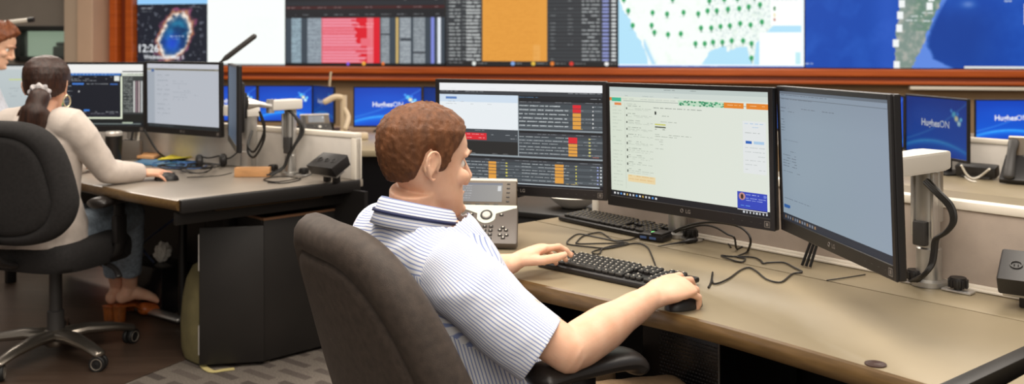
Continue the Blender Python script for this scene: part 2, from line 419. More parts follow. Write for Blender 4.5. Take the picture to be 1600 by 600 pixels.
def paint_mail():            # bright web page on the middle monitor
    s = Img(264, 176, (228, 234, 222))
    s.mask(np.clip(1-s.X*2.2, 0, 1)*.35, (206, 222, 196)); s.mask(np.clip((s.X-.4)*1.2, 0, 1)*.5, (230, 236, 228))
    s.rect(0, 0, 1, .045, (196, 208, 204)); s.rect(0, .04, 1, .085, (212, 222, 216)); s.line(.02, .6, .012, (110, 118, 118), .3, .7); s.line(.86, .98, .06, (70, 76, 76), .6, .8)
    s.line(.03, .5, .075, (140, 150, 146), .3, .5); s.rect(0, .095, .015, .125, (226, 132, 60)); s.rect(.015, .095, .085, .128, (64, 186, 150))
    s.line(.09, .46, .105, (150, 160, 154), .8, .5); s.rect(.1, .12, 1, .122, (170, 180, 172)); s.rect(.035, .14, .085, .165, (230, 138, 76)); s.line(.1, .3, .15, (130, 140, 132), .4, .5)
    s.rect(.47, .095, .75, .14, (196, 226, 200))
    for _ in range(46):
        x, y = .475+.27*random.random(), .095+.038*random.random(); s.rect(x, y, x+.012, y+.012, (70, 166, 116) if random.random() < .6 else (40, 120, 84), .8)
    s.rect(.75, .098, .862, .14, (234, 136, 40)); s.rect(.88, .098, 1, .14, (234, 136, 40)); s.line(.77, .85, .115, (250, 220, 180), .7); s.line(.9, .99, .115, (250, 220, 180), .7)
    for k in range(24): s.line(.02, .085 if k % 3 else .05, .18+k*.031, (168, 178, 166), .85, .6)
    s.rect(.105, .15, .107, .92, (206, 214, 200))
    for k in range(10):
        y = .17+k*.063
        s.line(.13, .22, y, (120, 128, 118), .9, .7); s.line(.13, .3, y+.018, (160, 168, 156), .9, .6); s.line(.13, .28, y+.032, (180, 188, 176), .8, .6); s.rect(.118, y+.01, .124, y+.03, (50, 56, 52))
    s.rect(.12, .79, .31, .85, (240, 218, 170)); s.line(.13, .3, .80, (214, 160, 90), .9, .7); s.line(.13, .3, .825, (214, 160, 90), .9, .7)
    s.line(.31, .62, .175, (90, 98, 92), .95, .8); s.rect(.315, .205, .327, .235, (40, 46, 44)); s.line(.335, .38, .215, (110, 118, 110), .9)
    s.line(.335, .41, .24, (120, 128, 120), .9); s.rect(.315, .31, .385, .325, (206, 206, 96)); s.rect(.315, .338, .385, .348, (80, 84, 70)); s.line(.315, .385, .36, (90, 96, 84), .95)
    s.line(.315, .46, .29, (150, 158, 146), .8); s.line(.315, .55, .405, (150, 158, 146), .95); s.line(.315, .46, .425, (150, 158, 146), .9)
    for k in range(5): s.line(.315, .37, .45+.02*k, (160, 168, 156), .7)
    s.rect(.855, .24, .985, .66, (232, 236, 236)); s.line(.87, .97, .26, (120, 170, 230), .9, .6); s.line(.87, .95, .285, (140, 180, 226), .8, .6)
    s.rect(.87, .395, .905, .418, (40, 100, 190)); s.rect(.915, .395, .975, .418, (176, 208, 236)); s.line(.87, .96, .33, (160, 168, 164), .8)
    for k in range(6): s.line(.87, .98, .45+.035*k, (170, 178, 176), .8, .6)
    s.rect(.82, .815, .985, .955, (52, 72, 190)); s.ell(.845, .85, .018, .03, (206, 150, 140)); s.ell(.845, .852, .009, .02, (60, 40, 40))
    s.line(.87, .94, .835, (220, 228, 250), .95, .9); s.line(.87, .98, .86, (190, 202, 246), .98, .9); s.line(.87, .96, .88, (190, 202, 246), .98, .9); s.line(.84, .9, .925, (120, 190, 250), .9, .9); s.ell(.972, .835, .008, .013, (110, 130, 220))
    s.rect(0, .95, 1, 1, (26, 26, 32)); s.rect(.82, .955, .985, .962, (240, 240, 246))
    for k in range(14): s.rect(.02+k*.022, .965, .031+k*.022, .985, [(206, 210, 214), (206, 210, 214), (86, 150, 220), (230, 234, 236), (230, 190, 90)][k % 5] if k else (240, 240, 240))
    for k in range(8): s.rect(.85+k*.018, .968, .858+k*.018, .982, (200, 204, 210))
    return s
def paint_document():        # dim grey-blue page on the monitor nearest the desk end
    s = Img(190, 190, (140, 156, 172))
    s.mask(s.Y*.6, (146, 164, 176)); s.mask(np.clip((s.X-.5), 0, 1)*.6, (150, 160, 182)); s.mask(np.clip(.25-s.Y, 0, 1)*1.4, (124, 136, 152))
    s.rect(0, 0, 1, .02, (104, 114, 126)); s.line(.02, .5, .03, (70, 80, 92), .9, .7); s.rect(0, .05, 1, .055, (110, 122, 134)); s.line(.02, .35, .062, (84, 94, 106), .8, .6)
    s.line(.01, .1, .13, (74, 84, 96), .9); s.line(.24, .38, .125, (86, 96, 108), .9); s.line(.45, .56, .125, (86, 96, 108), .8); s.line(.01, .16, .155, (80, 90, 102), .9)
    for k in range(5): s.line(.01, .05, .22+.02*k, (80, 90, 102), .9)
    s.line(.03, .2, .375, (110, 122, 134), .9)
    for k in range(5): s.line(.02, .1, .49+.022*k, (80, 90, 102), .8); s.line(.12, .17, .49+.022*k, (76, 86, 98), .8)
    s.line(.02, .16, .46, (90, 100, 112), .8); s.line(.02, .2, .62, (96, 108, 120), .8); s.line(.02, .3, .83, (92, 104, 116), .9)
    s.rect(.01, .878, .08, .898, (40, 92, 160)); s.rect(.01, .9, .07, .906, (60, 100, 160))
    s.rect(0, .945, 1, 1, (40, 46, 58))
    for k in range(13): s.rect(.02+k*.026, .962, .034+k*.026, .982, (120, 128, 140) if k % 3 else (150, 120, 90))
    return s
def paint_console():         # dark console window over white, woman's desk
    s = Img(178, 112, (24, 28, 34))
    s.rect(0, 0, 1, .14, (248, 248, 246)); s.rect(.8, .105, 1, .125, (70, 74, 70)); s.rect(.79, .14, 1, .19, (214, 220, 206)); s.line(.8, 1, .16, (90, 96, 90), .9)
    s.rect(0, .145, .78, .175, (60, 120, 200)); 
    for k in range(20): s.rect(.02+k*.036, .148, .03+k*.036, .168, (190, 214, 240), .7)
    s.rect(0, .175, .78, .78, (20, 24, 36)); s.line(.24, .7, .2, (210, 214, 216), .5); s.line(.24, .65, .235, (200, 204, 206), .5); s.line(.24, .55, .26, (220, 224, 226), .95)
    for k in range(15): s.line(.2, .27+.06*random.random(), .33+.026*k, (200, 206, 210), .85, .8)
    s.rect(.31, .305, .42, .33, (70, 130, 220)); s.rect(.68, .31, .75, .33, (60, 110, 190)); s.line(.45, .66, .318, (210, 214, 216), .95); s.rect(.72, .19, .77, .27, (236, 238, 230))
    s.ell(.375, .44, .008, .012, (200, 200, 200)); s.rect(.42, .73, .48, .76, (60, 130, 220)); s.line(.3, .76, .77, (220, 224, 226), .5)
    s.rect(.0, .78, .8, .84, (30, 30, 44)); s.line(.3, .42, .79, (200, 204, 206), .9); s.line(.44, .76, .8, (170, 176, 180), .7)
    s.rect(.78, .2, .798, .88, (232, 240, 216)); s.rect(.0, .86, .798, .88, (232, 240, 216))
    s.rect(.798, .19, 1, .8, (60, 64, 64))
    for k in range(24): s.line(.81, .9, .21+k*.024, (200, 206, 200), .8, .8)
    for k, c in enumerate(((230, 230, 226), (150, 120, 130), (236, 214, 214), (216, 220, 220))): s.rect(.905+k*.024, .27, .92+k*.024, .78, c, .85)
    s.rect(.798, .81, 1, .93, (26, 28, 26)); s.rect(0, .88, .798, 1, (22, 26, 28)); s.rect(.3, .955, .98, .97, (110, 120, 120)); s.rect(.8, .94, .9, .952, (200, 214, 190))
    s.ell(.165, .62, .06, .07, (52, 190, 84)); s.rect(.13, .66, .2, .73, (40, 160, 80)); s.rect(.2, .2, .205, .8, (60, 64, 60))
    return s
def paint_greymail():
    s = Img(150, 110, (190, 195, 204))
    s.mask(np.clip(.35-s.X, 0, 1)*.7, (172, 180, 190)); s.rect(0, 0, 1, .06, (206, 208, 216)); s.line(.1, .5, .03, (170, 176, 186), .3)
    s.rect(0, .075, 1, .1, (150, 146, 132)); s.rect(.12, .078, .34, .095, (64, 56, 44)); s.rect(.34, .078, .95, .09, (86, 80, 64)); s.rect(.06, .078, .1, .13, (80, 110, 160))
    s.mask(((s.X < .11) & (s.Y > .13))*.5, (150, 160, 172))
    for k in range(9): s.line(.15, .33, .18+.075*k, (120, 130, 140), .8, .7); s.line(.16, .3, .2+.075*k, (166, 174, 184), .6, .6)
    for k in range(9): s.line(.37, .42+.3*random.random(), .27+.035*k, (140, 150, 160), .6, .6)
    s.rect(0, .95, 1, 1, (34, 38, 40)); 
    for k in range(12): s.rect(.03+k*.03, .965, .045+k*.03, .985, (70, 80, 86))
    return s
def paint_blank(w, h, c1, c2):
    s = Img(w, h, c1); s.mask(s.X*.8, c2); return s
def paint_pale():            # far monitor by the standing man
    s = Img(60, 50, (196, 206, 208)); s.mask(np.clip(s.Y-.2, 0, 1)*.5, (176, 186, 190)); s.rect(0, 0, 1, .07, (214, 218, 218)); s.rect(.5, .3, .9, .33, (214, 226, 90))
    for k in range(4): s.line(.5, .95, .5+.06*k, (150, 160, 166), .5, .6)
    return s
def paint_wallpaper(full=1., dim=1.):     # deep blue wallpaper with a glowing horizon, sparkle and lettering
    s = Img(110, 66, (10, 60, 170))
    x, y = s.X, s.Y
    s.mask(np.clip(y*.9-.1, 0, 1), (10, 100, 220)); s.mask(np.exp(-((x-.5)**2/.25+(y-.3)**2/.05))*.35, (30, 96, 214))
    arc = .76+.16*((x-.5)/.55)**2
    s.mask(np.exp(-((y-arc)/.035)**2)*.75*np.clip(1.15-np.abs(x-.4)*1.1, .1, 1), (80, 190, 255)); s.mask(np.exp(-np.clip(y-arc, 0, 1)/.12)*(y > arc)*.75*np.clip(1.2-np.abs(x-.45)*1.4, 0, 1), (24, 130, 236))
    s.mask((y > arc)*np.clip((y-arc)*4, 0, 1)*.9, (6, 56, 176))
    streak = .78-.75*x; s.mask(np.exp(-((y-streak-.1*np.sin(3*x))/.02)**2)*.28, (120, 190, 250))
    for cx, cy, r, c in ((.80, .25, .05, (90, 190, 230)), (.84, .32, .05, (236, 232, 190)), (.88, .40, .045, (200, 236, 250)), (.76, .19, .03, (70, 150, 240)), (.91, .33, .035, (120, 210, 250)), (.86, .24, .03, (60, 140, 240))):
        s.ell(cx, cy, r*.62, r, c, .9)
    s.a *= dim
    s.text('Hughes', .42, .50, .046, tuple(min(255, q*max(dim, .75)) for q in (240, 246, 252)), .018); s.text('ON', .655, .50, .046, tuple(min(255, q*max(dim, .75)) for q in (240, 246, 252)), -.004)
    return s
FY = lambda v: 1-(101-v)/101*.735      # photograph row on the video wall -> fraction of a display's height
def paint_nebula():
    s = Img(250, 150, (28, 32, 44)); x, y = s.X, s.Y
    nz = snoise(x*1.6, y, 9, 3.1); n2 = snoise(x*1.6, y, 26, 8.2, 2)
    s.mask(((n2 > .42)*(rng.random(x.shape) > .3))*.5, (170, 176, 190))
    cx, cy = .262, FY(56); dx, dy = (x-cx)*2.42, (y-cy)/.735*.97
    ca, sa = math.cos(.45), math.sin(.45); ex, ey = dx*ca+dy*sa, -dx*sa+dy*ca
    r = np.sqrt((ex/.25)**2+(ey/.40)**2)*(1+.16*nz)
    s.mask(np.exp(-((r-1.02)/.12)**2)*(.6+.4*n2), (150, 84, 80)); s.mask(np.exp(-((r-1.13)/.06)**2)*np.clip(.35+n2, 0, 1), (140, 60, 104))
    s.mask((r < .84)*.95, (16, 56, 100)); s.mask(np.exp(-((r-.45)/.28)**2)*np.clip(.6+nz, 0, 1)*(r < .95), (44, 140, 178)); s.mask(np.exp(-(ex**2+(ey-.12)**2)/.02)*.9, (30, 70, 206))
    s.mask(np.exp(-((r-.88)/.13)**2)*np.clip(.85+.9*n2+.3*nz, 0, 1), (250, 236, 222)); s.mask(np.exp(-((r-1.0)/.05)**2)*np.clip(.5-n2, 0, 1)*.8, (222, 130, 70))
    s.rect(0, 0, .485, FY(5), (150, 206, 250)); s.rect(.485, 0, 1, 1, (250, 255, 252)); s.mask(((x > .485) & (y > FY(30)))*np.clip(.5-np.abs(x-.8), 0, 1)*.12, (226, 246, 238))
    for k in range(9): s.line(.75, .95, FY(28+4*k), (226, 240, 232), .7, .8)
    s.line(.03, .11, FY(11), (220, 226, 230), .9, .7, 2); s.line(.03, .1, FY(16), (200, 206, 210), .9, .6, 1); s.line(.36, .44, FY(10), (200, 206, 210), .9, .7)
    s.line(.23, .33, FY(56), (210, 226, 250), .95, .8, 2); s.line(.24, .3, FY(60), (190, 210, 250), .9, .7)
    s.rect(0, .985, 1, 1, (40, 46, 56)); s.rect(.485, 0, 1, 1, (250, 255, 252), .6)
    s.text('12:26', .075, FY(81), .125, (240, 244, 248), .008); s.text('Wednesday, May 1', .185, FY(92), .066, (240, 244, 248), .008)
    return s
def paint_redtable():
    s = Img(250, 150, (36, 36, 40)); s.rect(0, FY(10), 1, FY(15), (70, 34, 36)); s.rect(0, FY(3), 1, FY(9), (44, 46, 52))
    for k in range(10): s.line(.01+k*.1, .06+k*.1, FY(13), (206, 196, 196), .8, .7); s.line(.01+k*.1, .07+k*.1, FY(24), (190, 196, 200), .8, .7)
    s.line(.75, 1, FY(2), (210, 210, 210), .4)
    y0, y1 = FY(29), FY(97)
    s.rect(0, y0, 1, y1, (62, 72, 82)); s.rect(.035, y0, .1, y1, (150, 172, 184)); s.rect(.14, y0, .23, y1, (152, 164, 174)); s.rect(.23, y0, .6, y1, (224, 28, 46))
    s.rect(.52, FY(29), .56, y1, (236, 120, 130)); s.rect(.61, y0, .66, y1, (150, 158, 164)); s.rect(.7, y0, .715, y1, (206, 176, 110)); s.rect(.725, y0, .79, y1, (164, 172, 178)); s.rect(.81, y0, .88, y1, (150, 158, 164)); s.rect(.915, y0, .935, y1, (130, 140, 220)); s.rect(.955, y0, .975, y1, (226, 232, 240))
    for k in range(30):
        y = FY(29.5+k*2.25); s.rect(.235, y, .42+.06*random.random() if k < 9 else .44+.1*random.random()*(k > 16)+.02*random.random(), y+.012, (240, 146, 164))
        for a, b in ((.035, .1), (.14, .23), (.61, .66), (.725, .79), (.81, .88)): s.line(a, b, y+.006, (44, 52, 60), .8, .55)
    for a, b, q in ((.73, .79, 60), (.61, .66, 52), (.81, .88, 80)): s.rect(a, FY(q), b, FY(q+3), (56, 62, 70))
    s.line(.46, .56, FY(37), (255, 190, 196), .9, .8, 2); s.line(.46, .56, FY(42), (255, 190, 196), .9, .8, 2); s.rect(.48, FY(60), .54, FY(72), (236, 110, 124))
    s.rect(0, y1, 1, 1, (26, 26, 28)); s.ell(.4, FY(98.5), .01, .02, (130, 90, 220)); s.ell(.5, FY(98), .012, .022, (240, 170, 60)); s.ell(.62, FY(98), .01, .02, (236, 120, 50)); return s
def paint_ambertable():
    s = Img(250, 150, (52, 54, 58))
    for k in range(26):
        y = FY(-36+k*5.25); s.rect(0, y, 1, y+.014, (66, 70, 74)); s.line(.02, .09, y+.004, (216, 222, 220), .95, .9, 2); s.line(.1, .15, y+.004, (200, 206, 204), .9, .8, 1); s.line(.125, .21, y+.002, (226, 230, 228), .95, .95, 3, .06)
        s.line(.62, .65, y+.004, (190, 196, 196), .5, .7); s.line(.72, .75, y+.004, (190, 196, 196), .5, .7); s.line(.8, .9, y+.002, (206, 212, 212), .9, .9, 2); s.rect(.915, y, .95, y+.02, (150, 160, 220)); s.rect(.97, y, .99, y+.02, (220, 224, 224))
    s.rect(.22, 0, .6, FY(94), (232, 160, 66)); s.rect(.52, FY(70), .56, FY(94), (236, 170, 84))
    for k in range(50): s.line(.24, .55, FY(-36+k*2.6), (206, 130, 44), .6, .4)
    s.rect(0, FY(94.5), 1, 1, (34, 34, 36)); s.line(.02, .1, FY(96), LT, .9)
    for q, c in ((.17, (236, 240, 236)), (.4, (130, 170, 230)), (.52, (232, 190, 70)), (.63, (232, 130, 50)), (.74, (220, 60, 50)), (.94, (240, 240, 240))): s.ell(q, FY(97), .012, .022, c); s.line(q+.02, q+.08, FY(96.5), (200, 204, 204), .9)
    return s
def paint_map():
    s = Img(270, 150, (176, 222, 244)); x, y = s.X, s.Y
    vy = 101-(1-y)*101/.735            # photograph row
    nz = snoise(x*2, y, 8, 5.5)*.02
    west = np.interp(vy, [-60, 0, 20, 45, 65, 80, 101], [.0, .01, .03, .08, .12, .145, .19])+nz
    gulf = np.interp(x, [0, .14, .34, .44, .5, .56, .63, .70, .715, .735, .75, .82, 1], [400, 120, 100, 103, 80, 74, 77, 74, 92, 100, 70, 50, -20])+nz*300
    land = (x > west) & (vy < gulf)
    s.mask(land*1., (244, 250, 246)); s.mask(land*np.clip(x*1.2-.45, 0, 1)*.35*(.5+snoise(x*2, y, 14, 2.)), (170, 206, 190)); s.mask(land*np.clip(snoise(x*2, y, 10, 9.)-.1, 0, 1)*.4, (206, 226, 206)); s.mask((land & (x > .5))*np.clip(snoise(x*3, y, 30, 4., 2), 0, 1)*.5, (130, 160, 166))
    s.mask(((x > .14) & (x < .22) & (vy > 62))*np.exp(-((x-.13-(vy-60)*.0018)/.012)**2)*.8, (150, 206, 240))
    for px, py in ((.055, 21), (.08, 42), (.19, 24), (.27, 26), (.36, 24), (.185, 42), (.2, 52), (.275, 55), (.345, 54), (.44, 26), (.49, 22), (.54, 22), (.6, 20), (.66, 19), (.71, 17), (.77, 14), (.455, 46), (.51, 46), (.56, 44), (.61, 43), (.665, 40), (.72, 42), (.78, 38), (.425, 68), (.475, 68), (.52, 66), (.57, 66), (.62, 64), (.68, 64), (.725, 68), (.725, 88), (.5, 8), (.58, 6), (.03, 5), (.3, 5), (.65, 5), (.74, 3), (.42, -12), (.6, -14), (.2, -16)):
        q = FY(py); s.ell(px, q, .011, .026, (40, 160, 92), .5); s.rect(px-.002, q, px+.003, q+.045, (60, 120, 90), .8); s.line(px-.02, px+.02, q+.045, (150, 176, 176), .6, .5)
    s.rect(.81, 0, 1, FY(2), (190, 226, 246)); s.rect(.825, FY(3), .985, FY(43), (248, 252, 250)); s.rect(.842, FY(17), .852, FY(22), (40, 130, 70)); s.rect(.842, FY(26), .852, FY(31), (236, 226, 190)); s.rect(.842, FY(33), .852, FY(37), (190, 110, 90)); s.line(.84, .97, FY(8), (190, 196, 196), .8)
    s.rect(.765, FY(52), .985, FY(97), (248, 252, 250)); s.rect(.955, FY(80), .98, FY(96), (190, 232, 240)); s.rect(.985, 0, 1, 1, (240, 248, 252)); s.rect(0, FY(97), 1, FY(99), (236, 246, 252)); s.rect(0, FY(99.5), 1, 1, (84, 116, 196)); s.line(.35, .6, FY(100), (200, 210, 236), .8); return s
def paint_ocean():
    s = Img(300, 150, (8, 72, 176)); x, y = s.X, s.Y
    vy = 108-(1-y)*108/.735; pu = 1258+x*386    # photograph column/row
    nz = snoise(x*2.6, y, 5, 1.5); n2 = snoise(x*2.6, y, 16, 6.)
    s.mask(np.clip(.25+nz, 0, 1)*.5, (40, 96, 200)); coast = np.interp(vy, [-60, 0, 50, 108], [1408, 1405, 1397, 1393])+n2*3
    lago = np.interp(vy, [-60, 0, 25, 60, 85, 108], [1500, 1470, 1457, 1442, 1432, 1420])+n2*3
    east = np.interp(vy, [-60, 0, 30, 60, 75, 95, 108], [1500, 1471, 1455, 1443, 1440, 1450, 1478])
    s.mask(np.exp(-((pu-1385)/22)**2)*.5, (50, 96, 206)); s.mask(((pu > lago) & (pu < east+6))*1., (96, 140, 230)); s.mask(((pu > coast) & (pu < lago))*1., (128, 148, 140))
    s.mask(((pu > coast) & (pu < lago))*np.clip((pu-1412)/20, 0, 1)*np.clip(.6+n2, 0, 1)*(vy < 55), (70, 122, 96)); s.mask(((pu > coast) & (pu < lago))*np.clip(n2+.2, 0, 1), (180, 180, 172))
    deep = np.clip((pu-east+2*n2)/5, 0, 1)*np.exp(-np.clip(pu-1500, 0, 500)**2/2600)*np.exp(-((vy-70)/52)**4); s.mask(deep*.85, (6, 60, 150)); s.mask(np.exp(-((pu-1503)/9)**2-((vy-17)/5)**2)*.7, (120, 150, 220))
    U = lambda p: (p-1258)/386
    for px, vy_ in ((1405, 15), (1403, 32), (1401, 51), (1396, 72), (1397, 104), (1447, 19), (1449, 6), (1407, 1)): s.rect(U(px-4.5), FYo(vy_-5), U(px+4.5), FYo(vy_+6), (246, 250, 250))
    for a, b, q in ((1436, 1452, 28), (1420, 1436, 33), (1412, 1428, 39), (1438, 1452, 40), (1301, 1309, 6), (1555, 1567, 4), (1553, 1569, 8), (1556, 1566, 13)): s.line(U(a), U(b), FYo(q), (236, 240, 244), .98, .9, 2)
    s.rect(U(1584), FYo(17), 1, FYo(47), (246, 250, 250)); s.rect(U(1497), FYo(106), 1, 1, (236, 238, 236)); s.line(U(1259), U(1270), FYo(103), (220, 226, 240), .95, .9, 2); s.rect(0, FYo(109), U(1490), 1, (96, 84, 150)); return s
FYo = lambda v: 1-(109-v)/109*.735
# ---------------------------------------------------------------- the room
bm = NB(); box(bm, (16, 15, .1), (-1, 6, -.05)); struct('floor', bm, 'carpet')
bm = NB(); poly = [(-6, 2.0), (-1.62, 2.9), (-1.52, 3.75), (-1.2, 4.4), (-1.2, 7.5), (-6, 7.5)]
prism(bm, poly, .0005, .004); struct('floor_vinyl', bm, 'floor_dark')
A0, A1 = V((-4.31, 11.02, 0)), V((2.90, 9.46, 0)); WD = (A1-A0).normalized(); WN = V((WD.y, -WD.x, 0)); WYAW = math.atan2(WD.y, WD.x); PW = (A1-A0).length/4
RW = Matrix.Rotation(WYAW, 4, 'Z')
def wall_at(s, off, z): return A0+WD*s+WN*off+V((0, 0, z))        # off > 0 is towards the room
bm = NB(); box(bm, (14.5, .2, 3.2), wall_at(6.45, -.16, 1.6), RW); struct('wall_back', bm, 'wall_tan')
zb = 1.105
bm = NB(); L_ = 14.
box(bm, (L_, .14, .075), wall_at(6.6, .03, zb-.042), RW, bev=.012); box(bm, (L_, .10, .05), wall_at(6.6, .02, zb-.10), RW, bev=.012, mi=1); box(bm, (L_, .12, .035), wall_at(6.6, .02, zb-.137), RW, bev=.008)
struct('trim_1', bm, ['wall_orange', 'wall_orange_dark'])
bm = NB(); box(bm, (1.6, .1, .03), wall_at(9.15, .02, zb-.185), RW, bev=.005); struct('trim_2', bm, 'light_trim')
bm = NB()
for s0, w_, o_, mi in ((-.055, .10, .12, 0), (-.15, .10, .06, 1), (-.245, .10, .14, 0), (-.325, .05, .06, 0)): box(bm, (w_, .2, 3.2), wall_at(s0, o_-.1, 1.6), RW, bev=.015, mi=mi)
struct('trim_3', bm, ['wall_orange', 'wall_orange_dark'])
bm = NB(); box(bm, (.20, .5, 3.2), wall_at(-.455, .1, 1.6), RW, bev=.01); struct('column_casing', bm, 'pillar_light')
bm = NB(); box(bm, (.24, .4, 3.2), wall_at(-.68, .05, 1.6), RW, bev=.01); struct('column', bm, 'wall_beige')
# side wall with an interior window
xw0, xw1, yw = -5.79, -5.02, 11.3
z0, z1 = 1.17, 1.53
bm = NB(); box(bm, (3.0, .15, 3.2), (-5.84-1.5, yw+.075, 1.6)); box(bm, (5.84-4.9-.04, .15, z0), (-5.39, yw+.075, z0/2)); box(bm, (.9, .15, 3.2-z1), (-5.39, yw+.075, (z1+3.2)/2)); box(bm, (.09, .15, 3.2), (-4.96, yw+.075, 1.6))
struct('wall_left', bm, 'wall_grey')
wr = bpy.data.objects.new('window_1', None); COL.objects.link(wr); wr.location = (-5.41, yw, z0); wr['kind'] = 'structure'; ROOTM[wr.name] = Matrix.Translation(wr.location)
bm = NB(); zc, wc, ww, wh = (z0+z1)/2, -5.415, .83, z1-z0
for dx in (-ww/2, ww/2): box(bm, (.06, .2, wh+.06), (wc+dx, yw+.03, zc), bev=.006)
for dz in (-wh/2, wh/2): box(bm, (ww, .2, .06), (wc, yw+.03, zc+dz), bev=.006)
obj('window_frame', bm, 'frame_black', wr, True)
bm = NB(); box(bm, (ww, .006, wh), (wc, yw+.06, zc)); obj('window_pane', bm, 'glass', wr, True)
dm('next_room_glow', (176, 190, 170), .8, emit=.62)  # wall colour also emits, standing in for the light in the room beyond
bm = NB(); box(bm, (2.4, .1, 2.6), (-5.6, 13.2, 1.3)); struct('wall_beyond', bm, 'next_room_glow')
def box_thing(name, size, loc, m, label, cat, rot=0, bev=.01, group=None):
    bm = NB(); box(bm, size, (0, 0, size[2]/2), bev=bev); o = obj(name, bm, m); o.location = loc; o.rotation_euler.z = rot; tag(o, label, cat, group); return o
dm('counter', (120, 126, 116), .5)
bm = NB(); box(bm, (1.7, .5, .04), (0, 0, 1.16), bev=.005); box(bm, (1.6, .45, 1.14), (0, 0, .57), bev=.01, mi=1)
o = obj('counter', bm, ['counter', 'dark_grey']); o.location = (-5.7, 12.5, 0); tag(o, 'grey counter seen through the interior window', 'counter')
def copier(x, w, h, label):
    t = thing('printer', label, 'printer', (x, 12.45, 1.18)); bm = NB(); box(bm, (w, .3, h*.7), (0, 0, h*.35), bev=.02); obj('printer_body', bm, 'dark_grey', t)
    bm = NB(); box(bm, (w*.8, .26, h*.26), (0, 0, h*.83), bev=.02); obj('scanner_lid', bm, 'black_plastic', t)
copier(-5.78, .3, .2, 'dark office printer behind the interior window, wider one'); copier(-5.3, .16, .15, 'small dark printer behind the interior window')
# ---------------------------------------------------------------- video wall
DH = 1.0
def wall_display(s0, w, img, label, gain=1.05):
    c = wall_at(s0+w/2, .0, zb); t = thing('wall_display', label, 'wall display', c, WYAW, 'displays of the video wall')
    bm = NB(); box(bm, (w-.002, .08, DH), (0, 0, DH/2), bev=.004); obj('housing', bm, 'gloss_black', t)
    screen('screen', img, w-.012, DH-.012, t, Matrix.Translation((0, -.0415, DH/2)), gain)
wall_display(0, PW, paint_nebula(), 'wall display with a glowing nebula picture beside a blank white page', 1.1)
wall_display(PW, PW, paint_redtable(), 'wall display with a dark table and a red block')
wall_display(PW*2, PW, paint_ambertable(), 'wall display with a dark table and a tall orange block')
wall_display(PW*3, PW, paint_map(), 'wall display with a pale map dotted with green markers', 1.15)
wall_display(PW*4, PW*1.28, paint_ocean(), 'wall display with a dark blue ocean map and coastline')

bm = NB(); box(bm, (.15, 13, 3.2), (-8.2, 5.0, 1.6)); struct('wall_side', bm, 'wall_grey')
bm = NB(); box(bm, (.15, 9, 3.2), (6.9, 4.0, 1.6)); struct('wall_right', bm, 'wall_tan')
# ---------------------------------------------------------------- desks and equipment
AM = math.radians(-49.); RM = Matrix.Rotation(AM, 4, 'Z'); MD = V((math.cos(AM), math.sin(AM), 0)); MN = V((-math.sin(AM), math.cos(AM), 0))
def W(t, n, z=0.): return MD*t+MN*n+V((0, 0, z))
def tn(p): return V(p).dot(MD), V(p).dot(MN)
def on_n(u, v, n):               # where a sight line meets the upright plane n = const of the man's desk
    q = P(u, v, 1.)-V((0, 0, CH)); k = n/(q.x*MN.x+q.y*MN.y); return V((q.x*k, q.y*k, CH+q.z*k))
DZ = .74
# --- the man's desk
front = smooth_path([(-2.37, 1.60, 0), (-2.1, 1.592, 0), (-1.8, 1.594, 0), (-1.55, 1.622, 0), (-1.28, 1.655, 0), (-1.02, 1.65, 0), (-.765, 1.635, 0)], 8)
t0, n0 = -1.56, 1.98
desk = thing('desk', 'long grey-tan desk with brown rounded front edge under the three large monitors', 'desk', W(t0, n0), AM)
fl = [(p.x-t0, p.y-n0) for p in front]; sb = 2.165-n0
bm = NB(); prism(bm, fl+[(-.735-t0, sb-.003), (-2.37-t0, sb-.003)], DZ-.032, DZ, bev=.002); obj('worktop', bm, 'desk_top', desk)
bm = NB(); prism(bm, [(-2.37-t0, sb+.003), (-.735-t0, sb+.003), (-.715-t0, 2.345-n0), (-2.37-t0, 2.345-n0)], DZ-.032, DZ, bev=.002)
obj('rear_worktop', bm, 'desk_top', desk)
bm = NB(); tube(bm, [V((x, y-.004, DZ-.020)) for x, y in fl], (.0215, .014), 12, up=(0, 0, 1)); obj('edge_band', bm, 'desk_edge', desk)
bm = NB(); box(bm, (.034, .70, .044), (-.738-t0, 1.985-n0, DZ-.021), Matrix.Rotation(math.radians(-2.), 4, 'Z'), bev=.004); obj('end_band', bm, 'desk_black', desk)
bm = NB(); box(bm, (1.55, .02, .68), (0, 2.30-n0, .36)); obj('modesty_panel', bm, 'desk_black', desk)
for tt in (-2.33, -.80):
    bm = NB(); box(bm, (.03, .62, DZ-.034), (tt-t0, 2.0-n0, (DZ-.034)/2), bev=.004); obj('desk_leg', bm, 'desk_black', desk)
g = onz(1368, 570, DZ); bm = NB(); lathe(bm, [(.0, 0), (.0195, 0), (.0195, .002), (.016, .003), (.013, .001), (.0, .001)], 28, Matrix.Translation(RM.inverted() @ (g-W(t0, n0))+V((0, 0, .0005))))
obj('grommet', bm, mat('grommet_brown', (58, 34, 26), .4), desk)
# neighbouring worktop beyond the black edge
bm = NB(); box(bm, (.62, .8, .04), (0, 0, -.02), bev=.003); nd = thing('side_desk', 'tan worktop beyond the black desk end, mostly cut off', 'desk', W(-.38, 1.9), AM)
bmesh.ops.translate(bm, verts=bm.verts, vec=(0, 0, DZ)); obj('worktop', bm, 'desk_top', nd)
for sx in (-.26, .26):
    bm = NB(); box(bm, (.04, .6, DZ-.045), (sx, 0, (DZ-.045)/2)); obj('desk_leg', bm, 'desk_black', nd)
